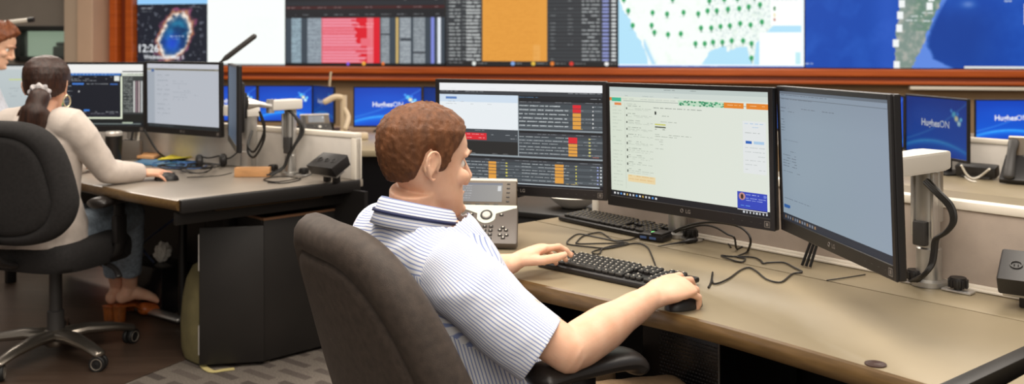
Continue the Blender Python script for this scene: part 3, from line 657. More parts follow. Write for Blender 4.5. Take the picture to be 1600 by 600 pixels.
# --- privacy panel behind it, with a slotted rail at its foot
def panel(name, a, b, ztop, label, m='grey_panel', rail=True, z0=.0, endpost=True):
    a, b = V(a), V(b); d = b-a; L_ = d.length; yaw = math.atan2(d.y, d.x); t = thing(name, label, 'panel', (a+b)/2, yaw)
    t.location.z = z0; ROOTM[t.name] = Matrix.Translation(t.location) @ Matrix.Rotation(yaw, 4, 'Z'); ztop -= z0
    bm = NB(); box(bm, (L_, .03, ztop-.02), (0, 0, (ztop-.02)/2), bev=.003); obj('panel_board', bm, m, t)
    bm = NB(); box(bm, (L_, .042, .022), (0, 0, ztop-.011), bev=.004); obj('top_rail', bm, 'light_trim', t)
    if endpost:
        bm = NB(); box(bm, (.026, .044, ztop-.022), (-L_/2+.013 if endpost == 1 else L_/2-.013, 0, (ztop-.022)/2), bev=.004); obj('end_post', bm, 'light_trim', t)
    return t
pn = panel('privacy_panel', W(-2.29, 2.375), W(-.35, 2.375), .95, 'beige desk divider behind the three large monitors, white rail along its top', endpost=1)
bm = NB()
for k, (y, h) in enumerate(((-.022, .012), (-.036, .006))): box(bm, (1.93, .013, h), (0, y+.0, DZ+.001+h/2), bev=.002)
obj('clamp_rail', bm, 'light_trim', pn)
# --- monitors
def monitor(label, c, yaw, img, pitch=0., roll=0., Wd=.57, Hd=.36, bez=(.014, .012, .030), gain=1., group=None, logo=True, badge=True, vesa=True, dep=.03, mname='monitor', body='bezel'):
    t = thing(mname, label, 'monitor', (0, 0, 0), 0, group); t.rotation_mode = 'YXZ'
    R_ = Matrix.Rotation(yaw, 4, 'Z') @ Matrix.Rotation(pitch, 4, 'X') @ Matrix.Rotation(roll, 4, 'Y')
    t.location = V(c)+R_ @ V((0, 0, -Hd/2)); t.rotation_euler = (pitch, roll, yaw); ROOTM[t.name] = Matrix.Translation(t.location) @ R_
    bs, bt, bb = bez; cz = Hd/2
    bm = NB(); box(bm, (Wd, dep*.6, Hd), (0, dep*.3+.001, cz), bev=.004)
    for sz, lc in (((bs, .005, Hd), (-Wd/2+bs/2, -.001, cz)), ((bs, .005, Hd), (Wd/2-bs/2, -.001, cz)), ((Wd-2*bs+.002, .005, bt), (0, -.001, Hd-bt/2)), ((Wd-2*bs+.002, .005, bb), (0, -.001, bb/2))):
        box(bm, sz, lc, bev=.0012, seg=1)
    if logo:
        T = Matrix.Translation((.004, -.0040, bb*.38)) @ Matrix.Rotation(math.pi/2, 4, 'X'); add_text(bm, 'LG', T @ Matrix.Translation((.009, 0, 0)), .014, 1, .02)
        torus(bm, .0046, .0009, Matrix.Translation((-.008, -.0042, bb*.38+.005)) @ Matrix.Rotation(math.pi/2, 4, 'X'), 16, 5, 1); box(bm, (.004, .0006, .001), (-.0065, -.0043, bb*.38+.005), mi=1)
        for k in range(5): box(bm, (.006, .0006, .001), (Wd*.28+k*.028, -.0038, bb*.5), mi=2)
    if badge:
        x = Wd/2-.022; 
        for dx, dz in ((0, .007), (0, -.007)): box(bm, (.016, .0006, .0015), (x, -.0039, bb*.5+dz), mi=1)
        for dx in (-.0075, .0075): box(bm, (.0015, .0006, .015), (x+dx, -.0039, bb*.5), mi=1)
        box(bm, (.007, .0006, .008), (x, -.0039, bb*.5), mi=1)
    obj('bezel', bm, [body, 'grey_plastic', 'dark_grey'], t, smooth=False)
    screen('screen', img, Wd-2*bs, Hd-bt-bb, t, Matrix.Translation((0, -.0008, bb+(Hd-bt-bb)/2)), gain)
    bm = NB(); box(bm, (Wd*.62, dep*.7, Hd*.6), (0, dep*.6+dep*.35, cz), bev=.01)
    if vesa: box(bm, (.11, .02, .11), (0, dep*1.3+.008, cz), bev=.003)
    obj('rear_housing', bm, 'black_plastic', t); return t
rad = math.radians; ZC = CH
GM = 'large monitors'
monitor('large monitor full of dark tables with red and amber cells', (.021, 2.974, ZC-.288), rad(-21.1), paint_tables(), rad(1.4), rad(.1), group=GM)
monitor('large monitor with a bright pale-green mail page, middle of the three', (.468, 2.596, ZC-.287), rad(-49), paint_mail(), rad(1.3), rad(-.4), group=GM)
monitor('large monitor turned sideways with a dim blue-grey page, beside the desk end', (.702, 2.106, ZC-.277), rad(-83.8), paint_document(), rad(1.7), rad(-.8), group=GM)
# --- monitor arms: post, arms, cable cover
def arm(label, base, ends, zt, r=.026, cover=True, group='monitor arms'):
    b = V(base); t = thing('monitor_mount', label, 'monitor arm', b, 0, group)
    bm = NB(); lathe(bm, [(0, 0), (r*1.7, 0), (r*1.7, .012), (r*1.15, .016), (r*1.15, .09), (r, .094), (r, zt-b.z-.13), (0, zt-b.z-.13)], 28); obj('post', bm, 'satin_metal', t)
    bm = NB(); lathe(bm, [(0, zt-b.z-.13), (r*1.25, zt-b.z-.13), (r*1.25, zt-b.z-.004), (0, zt-b.z-.004)], 28); obj('collar', bm, 'satin_metal', t)
    for e in ends:
        d = V(e[:3])-b; d.z = 0; L_ = d.length; yaw = math.atan2(d.y, d.x); bm = NB(); zz = zt-b.z+.015
        prism(bm, [(-.04, -.036), (0.0, -.040), (L_-.02, -.024), (L_, -.02), (L_, .02), (L_-.02, .024), (0, .040), (-.04, .036)], zz-.02, zz+.026, bev=.006, T=Matrix.Rotation(yaw, 4, 'Z'))
        obj('arm', bm, 'white_arm', t)
        bm = NB(); q = d.normalized()*L_+V((0, 0, zz)); lathe(bm, [(0, -.03), (.018, -.03), (.018, .03), (0, .03)], 16, Matrix.Translation(q)); obj('joint', bm, 'silver', t)
        if len(e) > 3:
            f = V(e[3])-b; bm = NB(); tube(bm, [q, (q+f)/2+V((0, 0, .004)), f], [(.012, .03), (.014, .022), (.03, .03)], 12, up=(0, 0, 1)); obj('mount', bm, 'silver', t)
    if cover is not None:
        c = V((cover[0], cover[1], 0)); c.normalize(); bm = NB(); z0_, z1_ = .10, zt-b.z-.13
        box(bm, (.034, .02, z1_-z0_), V((0, 0, (z0_+z1_)/2))+c*(r+.008), Matrix.Rotation(math.atan2(c.y, c.x)+math.pi/2, 4, 'Z'), bev=.004); obj('cable_cover', bm, 'dark_grey', t)
        bm = NB(); per = V((-c.y, c.x, 0))
        for s in (-1, 1): box(bm, (.008, .03, .16), V((0, 0, z0_+.10))+per*s*.027+c*.015, Matrix.Rotation(math.atan2(c.y, c.x)+math.pi/2, 4, 'Z'), bev=.002)
        obj('clip', bm, 'silver', t)
    return t
RB = W(-1.10, 2.318, DZ+.001)
def back_of(c, yaw, k=.055): return V(c)+V((-math.sin(yaw), math.cos(yaw), 0))*k
rb = back_of((.702, 2.106, 1.06), rad(-83.8)); e = RB.lerp(rb, .76); arm('white monitor arm beside the dim blue-grey monitor, black cables looped down its post', RB, [(e.x, e.y, 0, rb)], 1.03, cover=(-MN.x-.25, -MN.y))
CB = W(-1.885, 2.318, DZ+.001); cb = back_of((.468, 2.596, 1.04), rad(-49)); lb = back_of((.021, 2.974, 1.04), rad(-21.1))
e1 = CB.lerp(cb, .6); e2 = CB.lerp(lb, .8); arm('double monitor arm with a silver post standing behind the bright pale-green monitor', CB, [(e1.x, e1.y, 0, cb), (e2.x, e2.y, 0, lb)], 1.03, cover=None)
# --- round clamp knobs along the rail
def knob(p, label, r=.02, h=.035, yaw=0., group='clamp knobs'):
    t = thing('clamp_knob', label, 'knob', p, yaw, group); bm = NB()
    lathe(bm, [(0, 0), (.010, 0), (.010, .012), (r*.92, .013), (r, .017), (r, h-.006), (r*.93, h), (0, h)], 20); 
    for k in range(10): a = k*math.tau/10; box(bm, (.006, .006, h*.55), (r*math.cos(a), r*math.sin(a), h*.6), a, bev=.001)
    obj('knob_head', bm, 'black_plastic', t); bm = NB(); box(bm, (.07, .03, .006), (0, 0, .003), AM if not yaw else 0., bev=.002); obj('foot_plate', bm, 'silver', t); return t
for u, v, lb_ in ((1430, 424, 'black round clamp knob beside the white arm, nearer the turned monitor'), (1497, 441, 'black round clamp knob on the rail between the white arm and the socket box'), (1079, 371, 'black round clamp knob under the bright pale-green monitor')):
    q = on_n(u, v, 2.30); q.z = DZ+.001; knob(q, lb_, yaw=AM)
# --- power hub: tilted socket box on a bracket
def hub(p, yaw, label, sw=.16, group='desk socket boxes'):
    t = thing('power_hub', label, 'socket box', p, yaw, group); Rt = Matrix.Rotation(rad(28), 4, 'X')
    bm = NB(); prism(bm, [(-.045, 0), (.045, 0), (.052, .048), (-.052, .048)], -sw/2, sw/2, bev=.005, T=Matrix.Translation((0, -.01, .055)) @ Rt @ Matrix.Rotation(math.pi/2, 4, 'Z') @ Matrix.Rotation(math.pi/2, 4, 'X')); obj('socket_box', bm, 'black_plastic', t)
    bm = NB(); T = Matrix.Translation((0, -.01, .055)) @ Rt
    for x in (-.045, .0, .045):
        torus(bm, .012, .0018, T @ Matrix.Translation((x, 0, .0492)), 18, 6)
        box(bm, (.002, .007, .001), T @ V((x-.004, 0, .0492)), bev=0); box(bm, (.002, .007, .001), T @ V((x+.004, 0, .0492)))
    obj('socket', bm, 'dark_grey', t)
    bm = NB(); box(bm, (sw*.9, .05, .02), (0, -.022, .046), Rt, bev=.003); obj('bracket', bm, 'silver', t)
    for x in (-.03, .03):
        bm = NB(); box(bm, (.022, .03, .05), (x, -.005, .025), bev=.003); obj('leg', bm, 'black_plastic', t)
    return t
hub(W(-.835, 2.295, DZ+.001), AM+.25, 'black socket box on a silver bracket at the divider beside the desk end')
# --- keyboards
def keyboard(label, loc, yaw, L_=.44, D_=.135, group='black keyboards', mark='keymark', tilt=.05):
    t = thing('keyboard', label, 'keyboard', loc, yaw, group); bm = NB()
    box(bm, (L_, D_, .014), (0, 0, .010), Matrix.Rotation(tilt, 4, 'X'), bev=.005); obj('case', bm, 'black_plastic', t)
    bm = NB(); T = Matrix.Translation((0, 0, .017)) @ Matrix.Rotation(tilt, 4, 'X'); pz = (D_-.022)/6
    def key(x, y, w, d=pz*.84):
        box(bm, (w, d, .009), T @ V((x, y, .0045)), Matrix.Rotation(tilt, 4, 'X'), bev=.0022, seg=1)
        for _ in range(1 if w < .03 else 2): box(bm, (.0035, .0042, .0006), T @ V((x-w*.12+random.uniform(-.001, .001), y+d*.12, .0094)), Matrix.Rotation(tilt, 4, 'X'), mi=1)
    px = (L_-.03)/22.6; x0 = -L_/2+.015
    for r in range(6):
        y = D_/2-.014-pz*(r+.5)+.004
        if r == 0:
            for k in range(22):
                if k not in (1, 14, 18): key(x0+px*(k+.5), y, px*.84, pz*.7)
        elif r == 5:
            for a, b in ((0, 1.4), (1.4, 2.6), (2.6, 3.9), (3.9, 9.8), (9.8, 11.1), (11.1, 12.3), (12.3, 13.5), (13.5, 14.9), (15.2, 16.2), (16.2, 17.2), (17.2, 18.2), (18.5, 20.5), (20.5, 21.5), (21.5, 22.5)): key(x0+px*(a+b)/2, y, px*(b-a)-px*.14)
        else:
            off = (0, .5, .75, 1.2)[r-1]; first = (1, 1.5, 1.75, 2.2)[r-1]; key(x0+px*first/2, y, px*(first-.15)); k = first
            while k < 13.9: key(x0+px*(k+.5), y, px*.85); k += 1
            if 14.9-k > .3: key(x0+px*(k+14.9)/2, y, px*(14.9-k-.15))
            if r < 3 or r == 4:
                for q in ((0, 1, 2) if r < 3 else (1,)): key(x0+px*(15.7+q), y, px*.85)
            for q in range(4):
                if not (q == 3 and r in (2, 4)): key(x0+px*(19+q), y, px*.85)
    obj('keys', bm, ['keycap', mark], t, smooth=False); return t
kL, kR = onz(868, 400, DZ+.02), onz(1066, 440, DZ+.02); kc = (kL+kR)/2; kyaw = math.atan2(kR.y-kL.y, kR.x-kL.x)
keyboard('black keyboard under the man\'s hands', (kc.x, kc.y, DZ+.001), kyaw, .42, .135, mark='keymark')
a, b = onz(869, 335, DZ+.02), onz(1022, 367, DZ+.02); y2 = math.atan2(b.y-a.y, b.x-a.x); nrm = V((-math.sin(y2), math.cos(y2), 0)); c2 = (a+b)/2+nrm*.068
keyboard('spare black keyboard lying behind the seam under the pale-green monitor', (c2.x, c2.y, DZ+.001), y2, .43, .135, mark='key_tan')
KC, KYAW = kc, kyaw
# --- mouse under the right hand
def mouse(loc, yaw, label):
    bm = NB(); ellipsoid(bm, (0, 0, .0), (.032, .054, .036), seg=24)
    bmesh.ops.bisect_plane(bm, geom=bm.verts[:]+bm.edges[:]+bm.faces[:], plane_co=(0, 0, .001), plane_no=(0, 0, -1), clear_outer=True); bmesh.ops.holes_fill(bm, edges=[e for e in bm.edges if e.is_boundary])
    t = thing('computer_mouse', label, 'mouse', loc, yaw, 'computer mice'); obj('mouse_body', bm, 'black_plastic', t); bm = NB(); lathe(bm, [(0, -.003), (.007, -.003), (.007, .003), (0, .003)], 12, Matrix.Translation((0, .03, .027)) @ Matrix.Rotation(math.pi/2, 4, 'Y')); obj('scroll_wheel', bm, 'dark_grey', t)
# --- desk phone
def desk_phone(label, loc, yaw, sc=1., body='phone_grey', trim='mint', group='desk phones', keys='keymark'):
    t = thing('desk_phone', label, 'phone', loc, yaw, group); t.scale = (sc, sc, sc); w = .10
    Tk = Matrix.Translation((0, -.01, .058)) @ Matrix.Rotation(rad(40), 4, 'X')
    bm = NB(); prism(bm, [(-.164, -.075), (w-.003, -.075), (w, -.068), (w-.010, .068), (-.154, .068), (-.164, -.068)], -.012, .012, bev=.004, T=Tk); obj('keypad_body', bm, body, t)
    bm = NB(); prism(bm, [(-.15, .0), (w-.012, 0), (w-.02, .045), (-.14, .045)], 0, .07, bev=.004); obj('base', bm, 'dark_grey', t)
    Ts = Matrix.Translation((0, .043, .100)) @ Matrix.Rotation(rad(60), 4, 'X')
    bm = NB(); prism(bm, [(-.154, -.012), (w-.012, -.012), (w-.018, .088), (-.146, .088)], -.012, .010, bev=.005, T=Ts); obj('display_body', bm, mat('phone_brown', (84, 70, 52), .4) if 'phone_brown' not in MATS else MATS['phone_brown'], t)
    bm = NB(); prism(bm, [(-.150, .082), (w-.016, .082), (w-.018, .092), (-.147, .092)], -.013, .0115, bev=.004, T=Ts); obj('silver_trim', bm, 'light_trim', t)
    im = Img(60, 40, (150, 150, 152)); im.mask(im.X*.8, (174, 172, 168)); im.rect(0, 0, 1, .1, (128, 134, 150))
    for k in range(6): im.line(.04, .25, .16+k*.13, (226, 228, 236), .9, .9)
    im.rect(.88, .15, .97, .42, (236, 238, 240))
    screen('display', im, .125, .060, t, Ts @ Matrix.Translation((-.022, .046, .0108)) @ Matrix.Rotation(-math.pi/2, 4, 'X'), .8)
    bm = NB()
    for k in range(4): box(bm, (.014, .005, .003), Ts @ V((-.06+k*.028, .008, .0105)), Ts.to_3x3().to_4x4(), bev=.001)
    obj('button_row', bm, 'dark_grey', t); bm = NB()
    for k in range(5): box(bm, (.010, .004, .003), Ts @ V((.058, .018+k*.014, .0105)), Ts.to_3x3().to_4x4(), bev=.001)
    obj('button_row', bm, 'dark_grey', t)
    bm = NB(); pts = [(-.09, .066), (-.09, .056)]+[(-.028-.05*(1-k/6), (.054-.020*k/6)) for k in range(7)]+[(.030*math.sin(a)*1.0-.0, .028-.030*math.cos(a)) for a in np.linspace(-1.1, 1.1, 11)]+[(.028+.05*k/6, .034+.020*k/6) for k in range(7)]+[(.088, .056), (.088, .066)]
    prism(bm, pts, .010, .0135, T=Tk); obj('front_trim', bm, trim, t)
    bm = NB(); torus(bm, .0155, .003, Tk @ Matrix.Translation((0, .028, .0145)), 28, 8); obj('ring_key', bm, 'dark_grey', t)
    bm = NB(); lathe(bm, [(0, .0), (.0125, 0), (.0125, .004), (.010, .006), (0, .006)], 24, Tk @ Matrix.Translation((0, .028, .0125))); obj('select_key', bm, 'chrome_ring', t)
    bm = NB(); R3 = Tk.to_3x3().to_4x4()
    def k_(x, y, w=.0125, h=.0085, s=None):
        box(bm, (w, h, .005), Tk @ V((x, y, .0135)), R3, bev=.0015, seg=1)
        if s: add_text(bm, s, Tk @ Matrix.Translation((x, y-.0022, .0163)), .0065, 1, .015)
        else: box(bm, (.004, .004, .0006), Tk @ V((x, y, .0163)), R3, mi=1)
    for r in range(4):
        for c in range(3): k_(-.0185+c*.0185, -.014-r*.0150, s=('123', '456', '789', '*0#')[r][c])
    obj('number_keys', bm, ['dark_grey', keys], t, smooth=False); bm = NB()
    for x, y in ((.054, -.017), (.046, -.027), (.064, -.027), (.048, -.045), (.067, -.045), (.058, -.055)): k_(x, y, .012, .0075)
    obj('cursor_keys', bm, ['dark_grey', keys], t, smooth=False); bm = NB()
    for x, y in ((-.054, -.017), (-.046, -.027), (-.064, -.027), (-.048, -.045)): k_(x, y, .012, .0075)
    obj('feature_keys', bm, ['dark_grey', keys], t, smooth=False)
    for x in (.045, -.045):
        bm = NB(); k_(x, .030, .012, .0075); obj('side_key', bm, ['dark_grey', keys], t, smooth=False)
    hs = NB(); tube(hs, [Tk @ V((-.128, -.062, .022)), Tk @ V((-.128, -.04, .034)), Tk @ V((-.128, .06, .040)), Tk @ V((-.128, .11, .034)), Tk @ V((-.128, .135, .022))], [(.014, .022), (.012, .021), (.009, .016), (.012, .021), (.014, .022)], 14, up=(0, -.4, 1), round_ends=True); obj('handset', hs, 'dark_grey', t); return t
pp = onz(752, 381, DZ+.02); desk_phone('grey desk phone with a small lit display standing in front of the man', (pp.x+.012, pp.y+.085, DZ+.001), rad(-7))
# --- usb hub with a green light, pen, cables
u0 = onz(1020, 372, DZ+.012); ub = thing('usb_hub', 'small black hub box with a green light and blue ports', 'usb hub', (u0.x+.012, u0.y+.03, DZ+.001), rad(-38))
bm = NB(); box(bm, (.085, .06, .020), (0, 0, .0105), bev=.004); box(bm, (.04, .06, .008), (.02, 0, .023), bev=.003); obj('case', bm, 'black_plastic', ub)
bm = NB(); torus(bm, .009, .0016, Matrix.Translation((-.005, .004, .0215)), 20, 6); obj('green_light', bm, 'green_led', ub)
bm = NB()
for x in (-.024, .008): box(bm, (.022, .003, .007), (x, -.030, .010)); 
obj('port', bm, 'usb_blue', ub)
def cable(label, pts, r=.0022, m='cable_black', n=6, name='cable', group=None, cat='cable', z=DZ):
    Q = [onz(p[0], p[1], z+r+.0012+(p[2] if len(p) > 2 else 0)) if isinstance(p, tuple) else p for p in pts]
    bm = NB(); tube(bm, smooth_path(Q, n), r, 6); o = obj(name, bm, m); tag(o, label, cat, group); return origin_to(o)
def zc(x, y): return (860+x/3.81, 310+y/3.81)
GC = 'black cables on the desk'
cable('thin black cable looped behind the typed-on keyboard', [zc(632, 420), zc(605, 345), zc(575, 288), zc(520, 268), zc(420, 278), zc(330, 296), zc(240, 290), zc(125, 277), zc(98, 264), zc(120, 236), zc(172, 212), zc(270, 230), zc(380, 252), zc(465, 268, ), zc(390, 290), zc(300, 303), zc(250, 318), zc(262, 330), zc(292, 328), zc(310, 300), zc(360, 284), zc(440, 268), zc(300, 268), zc(165, 270), zc(160, 255), zc(200, 222), zc(290, 202), zc(330, 220), zc(380, 250), zc(470, 246), zc(530, 226), zc(600, 214)], .0022, group=GC)
def arcp(L, n=2.27): return [on_n(860+x/3.81, 310+y/3.81, n) for x, y in L]
cable('thick black cable arching from the hub box across the divider foot', arcp([(735, 196), (790, 172), (860, 152), (960, 142), (1060, 152), (1130, 172), (1180, 215), (1192, 262)], 2.24)+[onz(*zc(1176, 312), DZ+.005)], .0035, group=GC)
cable('second black cable arching beside the hub box, dropping sooner', arcp([(742, 202), (800, 182), (900, 160), (980, 172), (1050, 212), (1095, 235)], 2.25)+[onz(*zc(1110, 300), DZ+.004), onz(*zc(1160, 275), DZ+.004)], .003, group=GC)
cable('black cable wandering to the desk seam in a wide zigzag', [zc(1182, 300), zc(1165, 322), zc(1112, 346), zc(1160, 360), zc(1140, 378), zc(1085, 368), zc(1017, 340), zc(1070, 345), zc(1200, 350), zc(1250, 368), zc(1268, 386), zc(1300, 382), zc(1390, 382), zc(1450, 410), zc(1498, 437), zc(1440, 450), zc(1372, 498), zc(1290, 482), zc(1225, 432), zc(1180, 412), zc(1130, 428), zc(1060, 478), zc(985, 508), zc(962, 488), zc(966, 440), zc(955, 500), zc(940, 530)], .0024, group=GC)
cable('thin black cable from the slim adapter to the divider foot', [zc(880, 256), zc(930, 238), zc(1000, 232), zc(1045, 255), zc(1075, 292)], .002, group=GC)
bm = NB(); A_, B_ = onz(*zc(640, 285), DZ+.005), onz(*zc(868, 246), DZ+.008); d_ = (B_-A_); tube(bm, [A_, A_+d_*.5, A_+d_*.72, A_+d_*.78, B_], [.0012, .003, .005, .008, .008], 10); o = obj('adapter_plug', bm, 'black_plastic'); tag(o, 'slim black adapter plug lying across the desk seam', 'adapter'); origin_to(o)
bm = NB(); tube(bm, [onz(1292, 438, DZ+.003), onz(1320, 434, DZ+.003), onz(1352, 429, DZ+.003)], .0016, 6); o = obj('cable_tie', bm, 'cable_black'); tag(o, 'short straight black strip lying under the turned monitor', 'strip'); origin_to(o)
tt, _ = tn(onz(1282, 412, DZ)); bm = NB()
for k in range(3): tube(bm, [W(tt-.012+.012*k, 2.25, DZ+.004), W(tt-.006+.010*k, 2.28, DZ+.06), W(tt+.02*k-.03, 2.30, DZ+.16)], .004, 8)
o = obj('cable_bundle', bm, 'cable_black'); tag(o, 'short bundle of black cables hanging behind the turned monitor', 'cable'); origin_to(o)
a1 = W(-1.10, 2.318); cv = (-MN*.9-MD*.1).normalized()
for k in range(3):
    bm = NB(); off = MD*(.007*k-.007)
    q = [on_n(u-2.5*k, v+1.5*k, n_) for u, v, n_ in ((1444, 276, 2.30), (1468, 300, 2.26), (1488, 322, 2.25), (1492, 345, 2.245), (1480, 362, 2.245), (1465, 372, 2.25), (1462, 392, 2.25), (1458, 412, 2.245), (1446, 428, 2.235))]+[onz(1430-4*k, 441-k, DZ+.007)]
    tube(bm, smooth_path(q, 6), .0052, 8); o = obj('mount_cable', bm, 'cable_black'); tag(o, 'black cable looping down the white monitor arm post', 'cable', 'cables on the white monitor arm'); origin_to(o)
# --- perforated tower under the desk
tw = thing('computer_tower', 'black computer case with a perforated front under the desk beside the armrest', 'computer', W(-1.542, 2.07), AM)
bm = NB(); box(bm, (.25, .34, .655), (0, 0, .3275), bev=.006); obj('case', bm, 'gloss_black', tw)
bm = NB()
for r in range(16):
    for c in range(20): box(bm, (.0052, .002, .0030), (-.06+c*.0092+(.0046 if r % 2 else 0), -.1712, .45+r*.0095))
obj('vent_grille', bm, 'dark_grey', tw, smooth=False)
bm = NB(); box(bm, (.003, .004, .6), (.124, -.171, .33)); obj('edge_strip', bm, 'grey_plastic', tw)
# pale bowl on a cabinet behind the dark-table monitor
cbn = thing('low_cabinet', 'black cabinet standing behind the end of the long desk', 'cabinet', P(880, 340, 3.75)*1.0, rad(-30)); cbn.location.z = 0; ROOTM[cbn.name] = Matrix.Translation(cbn.location) @ Matrix.Rotation(rad(-30), 4, 'Z')
zt = CH-(322-VH)/F*3.75
bm = NB(); box(bm, (.5, .36, zt-.02), (0, 0, (zt-.02)/2), bev=.006); obj('carcass', bm, 'desk_black', cbn); bm = NB(); box(bm, (.52, .38, .02), (0, 0, zt-.01), bev=.004); obj('cabinet_top', bm, 'desk_black', cbn)
bm = NB(); lathe(bm, [(0, .0), (.045, .0), (.075, .02), (.10, .042), (.104, .046), (.098, .046), (.07, .024), (.04, .008), (0, .008)], 32); o = obj('bowl', bm, 'paper'); o.location = (cbn.location.x+.04, cbn.location.y-.03, zt+.001); tag(o, 'pale shallow bowl on the black cabinet behind the long desk', 'bowl')
# ---------------------------------------------------------------- the woman's desk
FA, FBk = V((-1.267, 3.63, 0)), V((-.674, 4.19, 0)); FC = V((-2.9, 4.98, 0)); FD = V((-2.72, 5.71, 0)); PB0 = V((-2.75, 5.67, 0))
d2 = thing('desk', 'desk with a bare dark end, cluttered with tangled cables, beside the open cabinet', 'desk', ((FA+FD)/2).to_tuple(), 0)
ctr = (FA+FD)/2; loc2 = lambda p: (p[0]-ctr.x, p[1]-ctr.y)
pe = FBk+(FBk-PB0).normalized()*.004+V((.012, .024, 0)); fpts = smooth_path([FA, FA.lerp(FC, .2)+V((.0, -.012, 0)), FA.lerp(FC, .45), FA.lerp(FC, .75), FC], 6)
bm = NB(); prism(bm, [loc2(p) for p in fpts]+[loc2(FD), loc2(pe)], DZ-.032, DZ, bev=.002); obj('worktop', bm, 'desk_top_grey', d2)
bm = NB(); tube(bm, [V((*loc2(p), DZ-.02)) for p in fpts], (.021, .014), 12, up=(0, 0, 1)); obj('edge_band', bm, 'desk_edge', d2)
ed = (FBk-FA); eyaw = math.atan2(ed.y, ed.x); em = (FA+FBk)/2-ctr; edn = V((math.sin(eyaw), -math.cos(eyaw), 0))
bm = NB(); box(bm, (ed.length, .03, .052), em+edn*.004+V((0, 0, DZ-.024)), eyaw, bev=.006); obj('end_band', bm, 'desk_black', d2)
bm = NB(); box(bm, (ed.length*.98, .02, .05), em-edn*.06+V((0, 0, DZ-.08)), eyaw, bev=.003); obj('apron', bm, 'cab_black', d2)
bm = NB(); box(bm, (ed.length*.6, .006, .004), em-edn*.036+V((0, 0, DZ-.062)), eyaw); obj('brass_strip', bm, 'desk_edge', d2)
for k, q in enumerate((V((-1.22, 4.14, 0)), pe.lerp(FD, .03), FC.lerp(FD, .5))):
    bm = NB(); box(bm, (.05, .05, DZ-.04), (q.x-ctr.x, q.y-ctr.y, (DZ-.04)/2), eyaw, bev=.004); obj('desk_leg', bm, 'desk_black', d2)
bm = NB(); mp = pe.lerp(FD, .5)-ctr; mdir = FD-pe; box(bm, (mdir.length, .02, .6), mp+V((.03, -.1, .40)), math.atan2(mdir.y, mdir.x)); obj('modesty_panel', bm, 'desk_black', d2)
bm = NB(); fa_, fb_ = onz(215, 480, .03), onz(282, 499, .03); tube(bm, [fa_-ctr, fb_-ctr], (.016, .03), 12, up=(0, 0, 1), round_ends=True); obj('desk_foot', bm, ['satin_metal'], d2); bm = NB(); tube(bm, [fb_-ctr+V((.0, .03, .0)), fb_-ctr+V((0, .03, DZ-.05))], .02, 12); obj('desk_leg', bm, 'desk_black', d2)
panel('privacy_panel', FBk, PB0, .945, 'white desk divider behind the cluttered desk, edge-on light end post', 'white_panel', endpost=1, z0=DZ+.001)
# cabinet with an open door under the desk end
c0 = V((-1.034, 3.97, 0)); cy = rad(44); cab = thing('filing_cabinet', 'black open-topped cabinet with its door swung out, under the cluttered desk', 'cabinet', c0+V((math.cos(cy)*.25-math.sin(cy)*.27, math.sin(cy)*.25+math.cos(cy)*.27, 0)), cy)
w_, d_, h_ = .50, .54, .585
bm = NB(); box(bm, (w_, .018, h_), (0, -d_/2+.009, h_/2+.015), bev=.003); box(bm, (w_, .018, h_), (0, d_/2-.009, h_/2+.015), bev=.003); box(bm, (.018, d_-.04, h_), (w_/2-.009, 0, h_/2+.015), bev=.003); box(bm, (.018, d_-.04, h_), (-w_/2+.009, 0, h_/2+.015), bev=.003); box(bm, (w_-.04, d_-.04, .02), (0, 0, .12)); box(bm, (w_-.04, d_-.04, .02), (0, 0, .50)); obj('carcass', bm, 'cab_black', cab)
bm = NB()
for s in (-1, 1): box(bm, (w_, .022, .010), (0, s*(d_/2-.009), h_+.020), bev=.001); box(bm, (.022, d_-.04, .010), (s*(w_/2-.009), 0, h_+.020), bev=.001)
obj('top_edging', bm, 'cab_brown', cab)
for sx, sy in ((-1, -1), (1, -1), (-1, 1), (1, 1)):
    bm = NB(); lathe(bm, [(0, 0), (.016, 0), (.016, .006), (.007, .008), (.007, .016), (0, .016)], 14, Matrix.Translation((sx*(w_/2-.03), sy*(d_/2-.03), 0))); obj('foot', bm, 'chrome_dull', cab)
lo = Matrix.Rotation(-cy, 4, 'Z') @ (V((-1.285, 3.92, 0))-V(cab.location)); hi = V((-w_/2, -d_/2-.004, 0)); dd = lo-hi; da = math.atan2(dd.y, dd.x)
bm = NB(); box(bm, (dd.length, .02, .565), hi+dd*.5+V((0, 0, .0175+.2825)), da, bev=.003); door = obj('door', bm, 'cab_black', cab)
bm = NB(); box(bm, (.004, .022, .15), hi+dd*1.005+V((0, 0, .48)), da); box(bm, (.004, .022, .12), hi+dd*1.005+V((0, 0, .12)), da); obj('metal_edge', bm, 'silver', door)
q = P(432, 325, 4.05); bm = NB(); box(bm, (.085, .03, .03), (0, 0, -.012), bev=.004); box(bm, (.10, .06, .02), (0, .03, .012), bev=.004); lt = thing('lock_box', 'small black latch box under the cluttered desk end above the cabinet', 'latch', (q.x, q.y, DZ-.075), cy); obj('housing', bm, 'black_plastic', lt); bm = NB(); lathe(bm, [(0, 0), (.006, 0), (.006, .006), (0, .006)], 12, Matrix.Translation((-.02, -.015, -.014)) @ Matrix.Rotation(math.pi/2, 4, 'X')); lathe(bm, [(0, 0), (.006, 0), (.006, .006), (0, .006)], 12, Matrix.Translation((.02, -.015, -.014)) @ Matrix.Rotation(math.pi/2, 4, 'X')); obj('screw', bm, 'chrome_dull', lt)
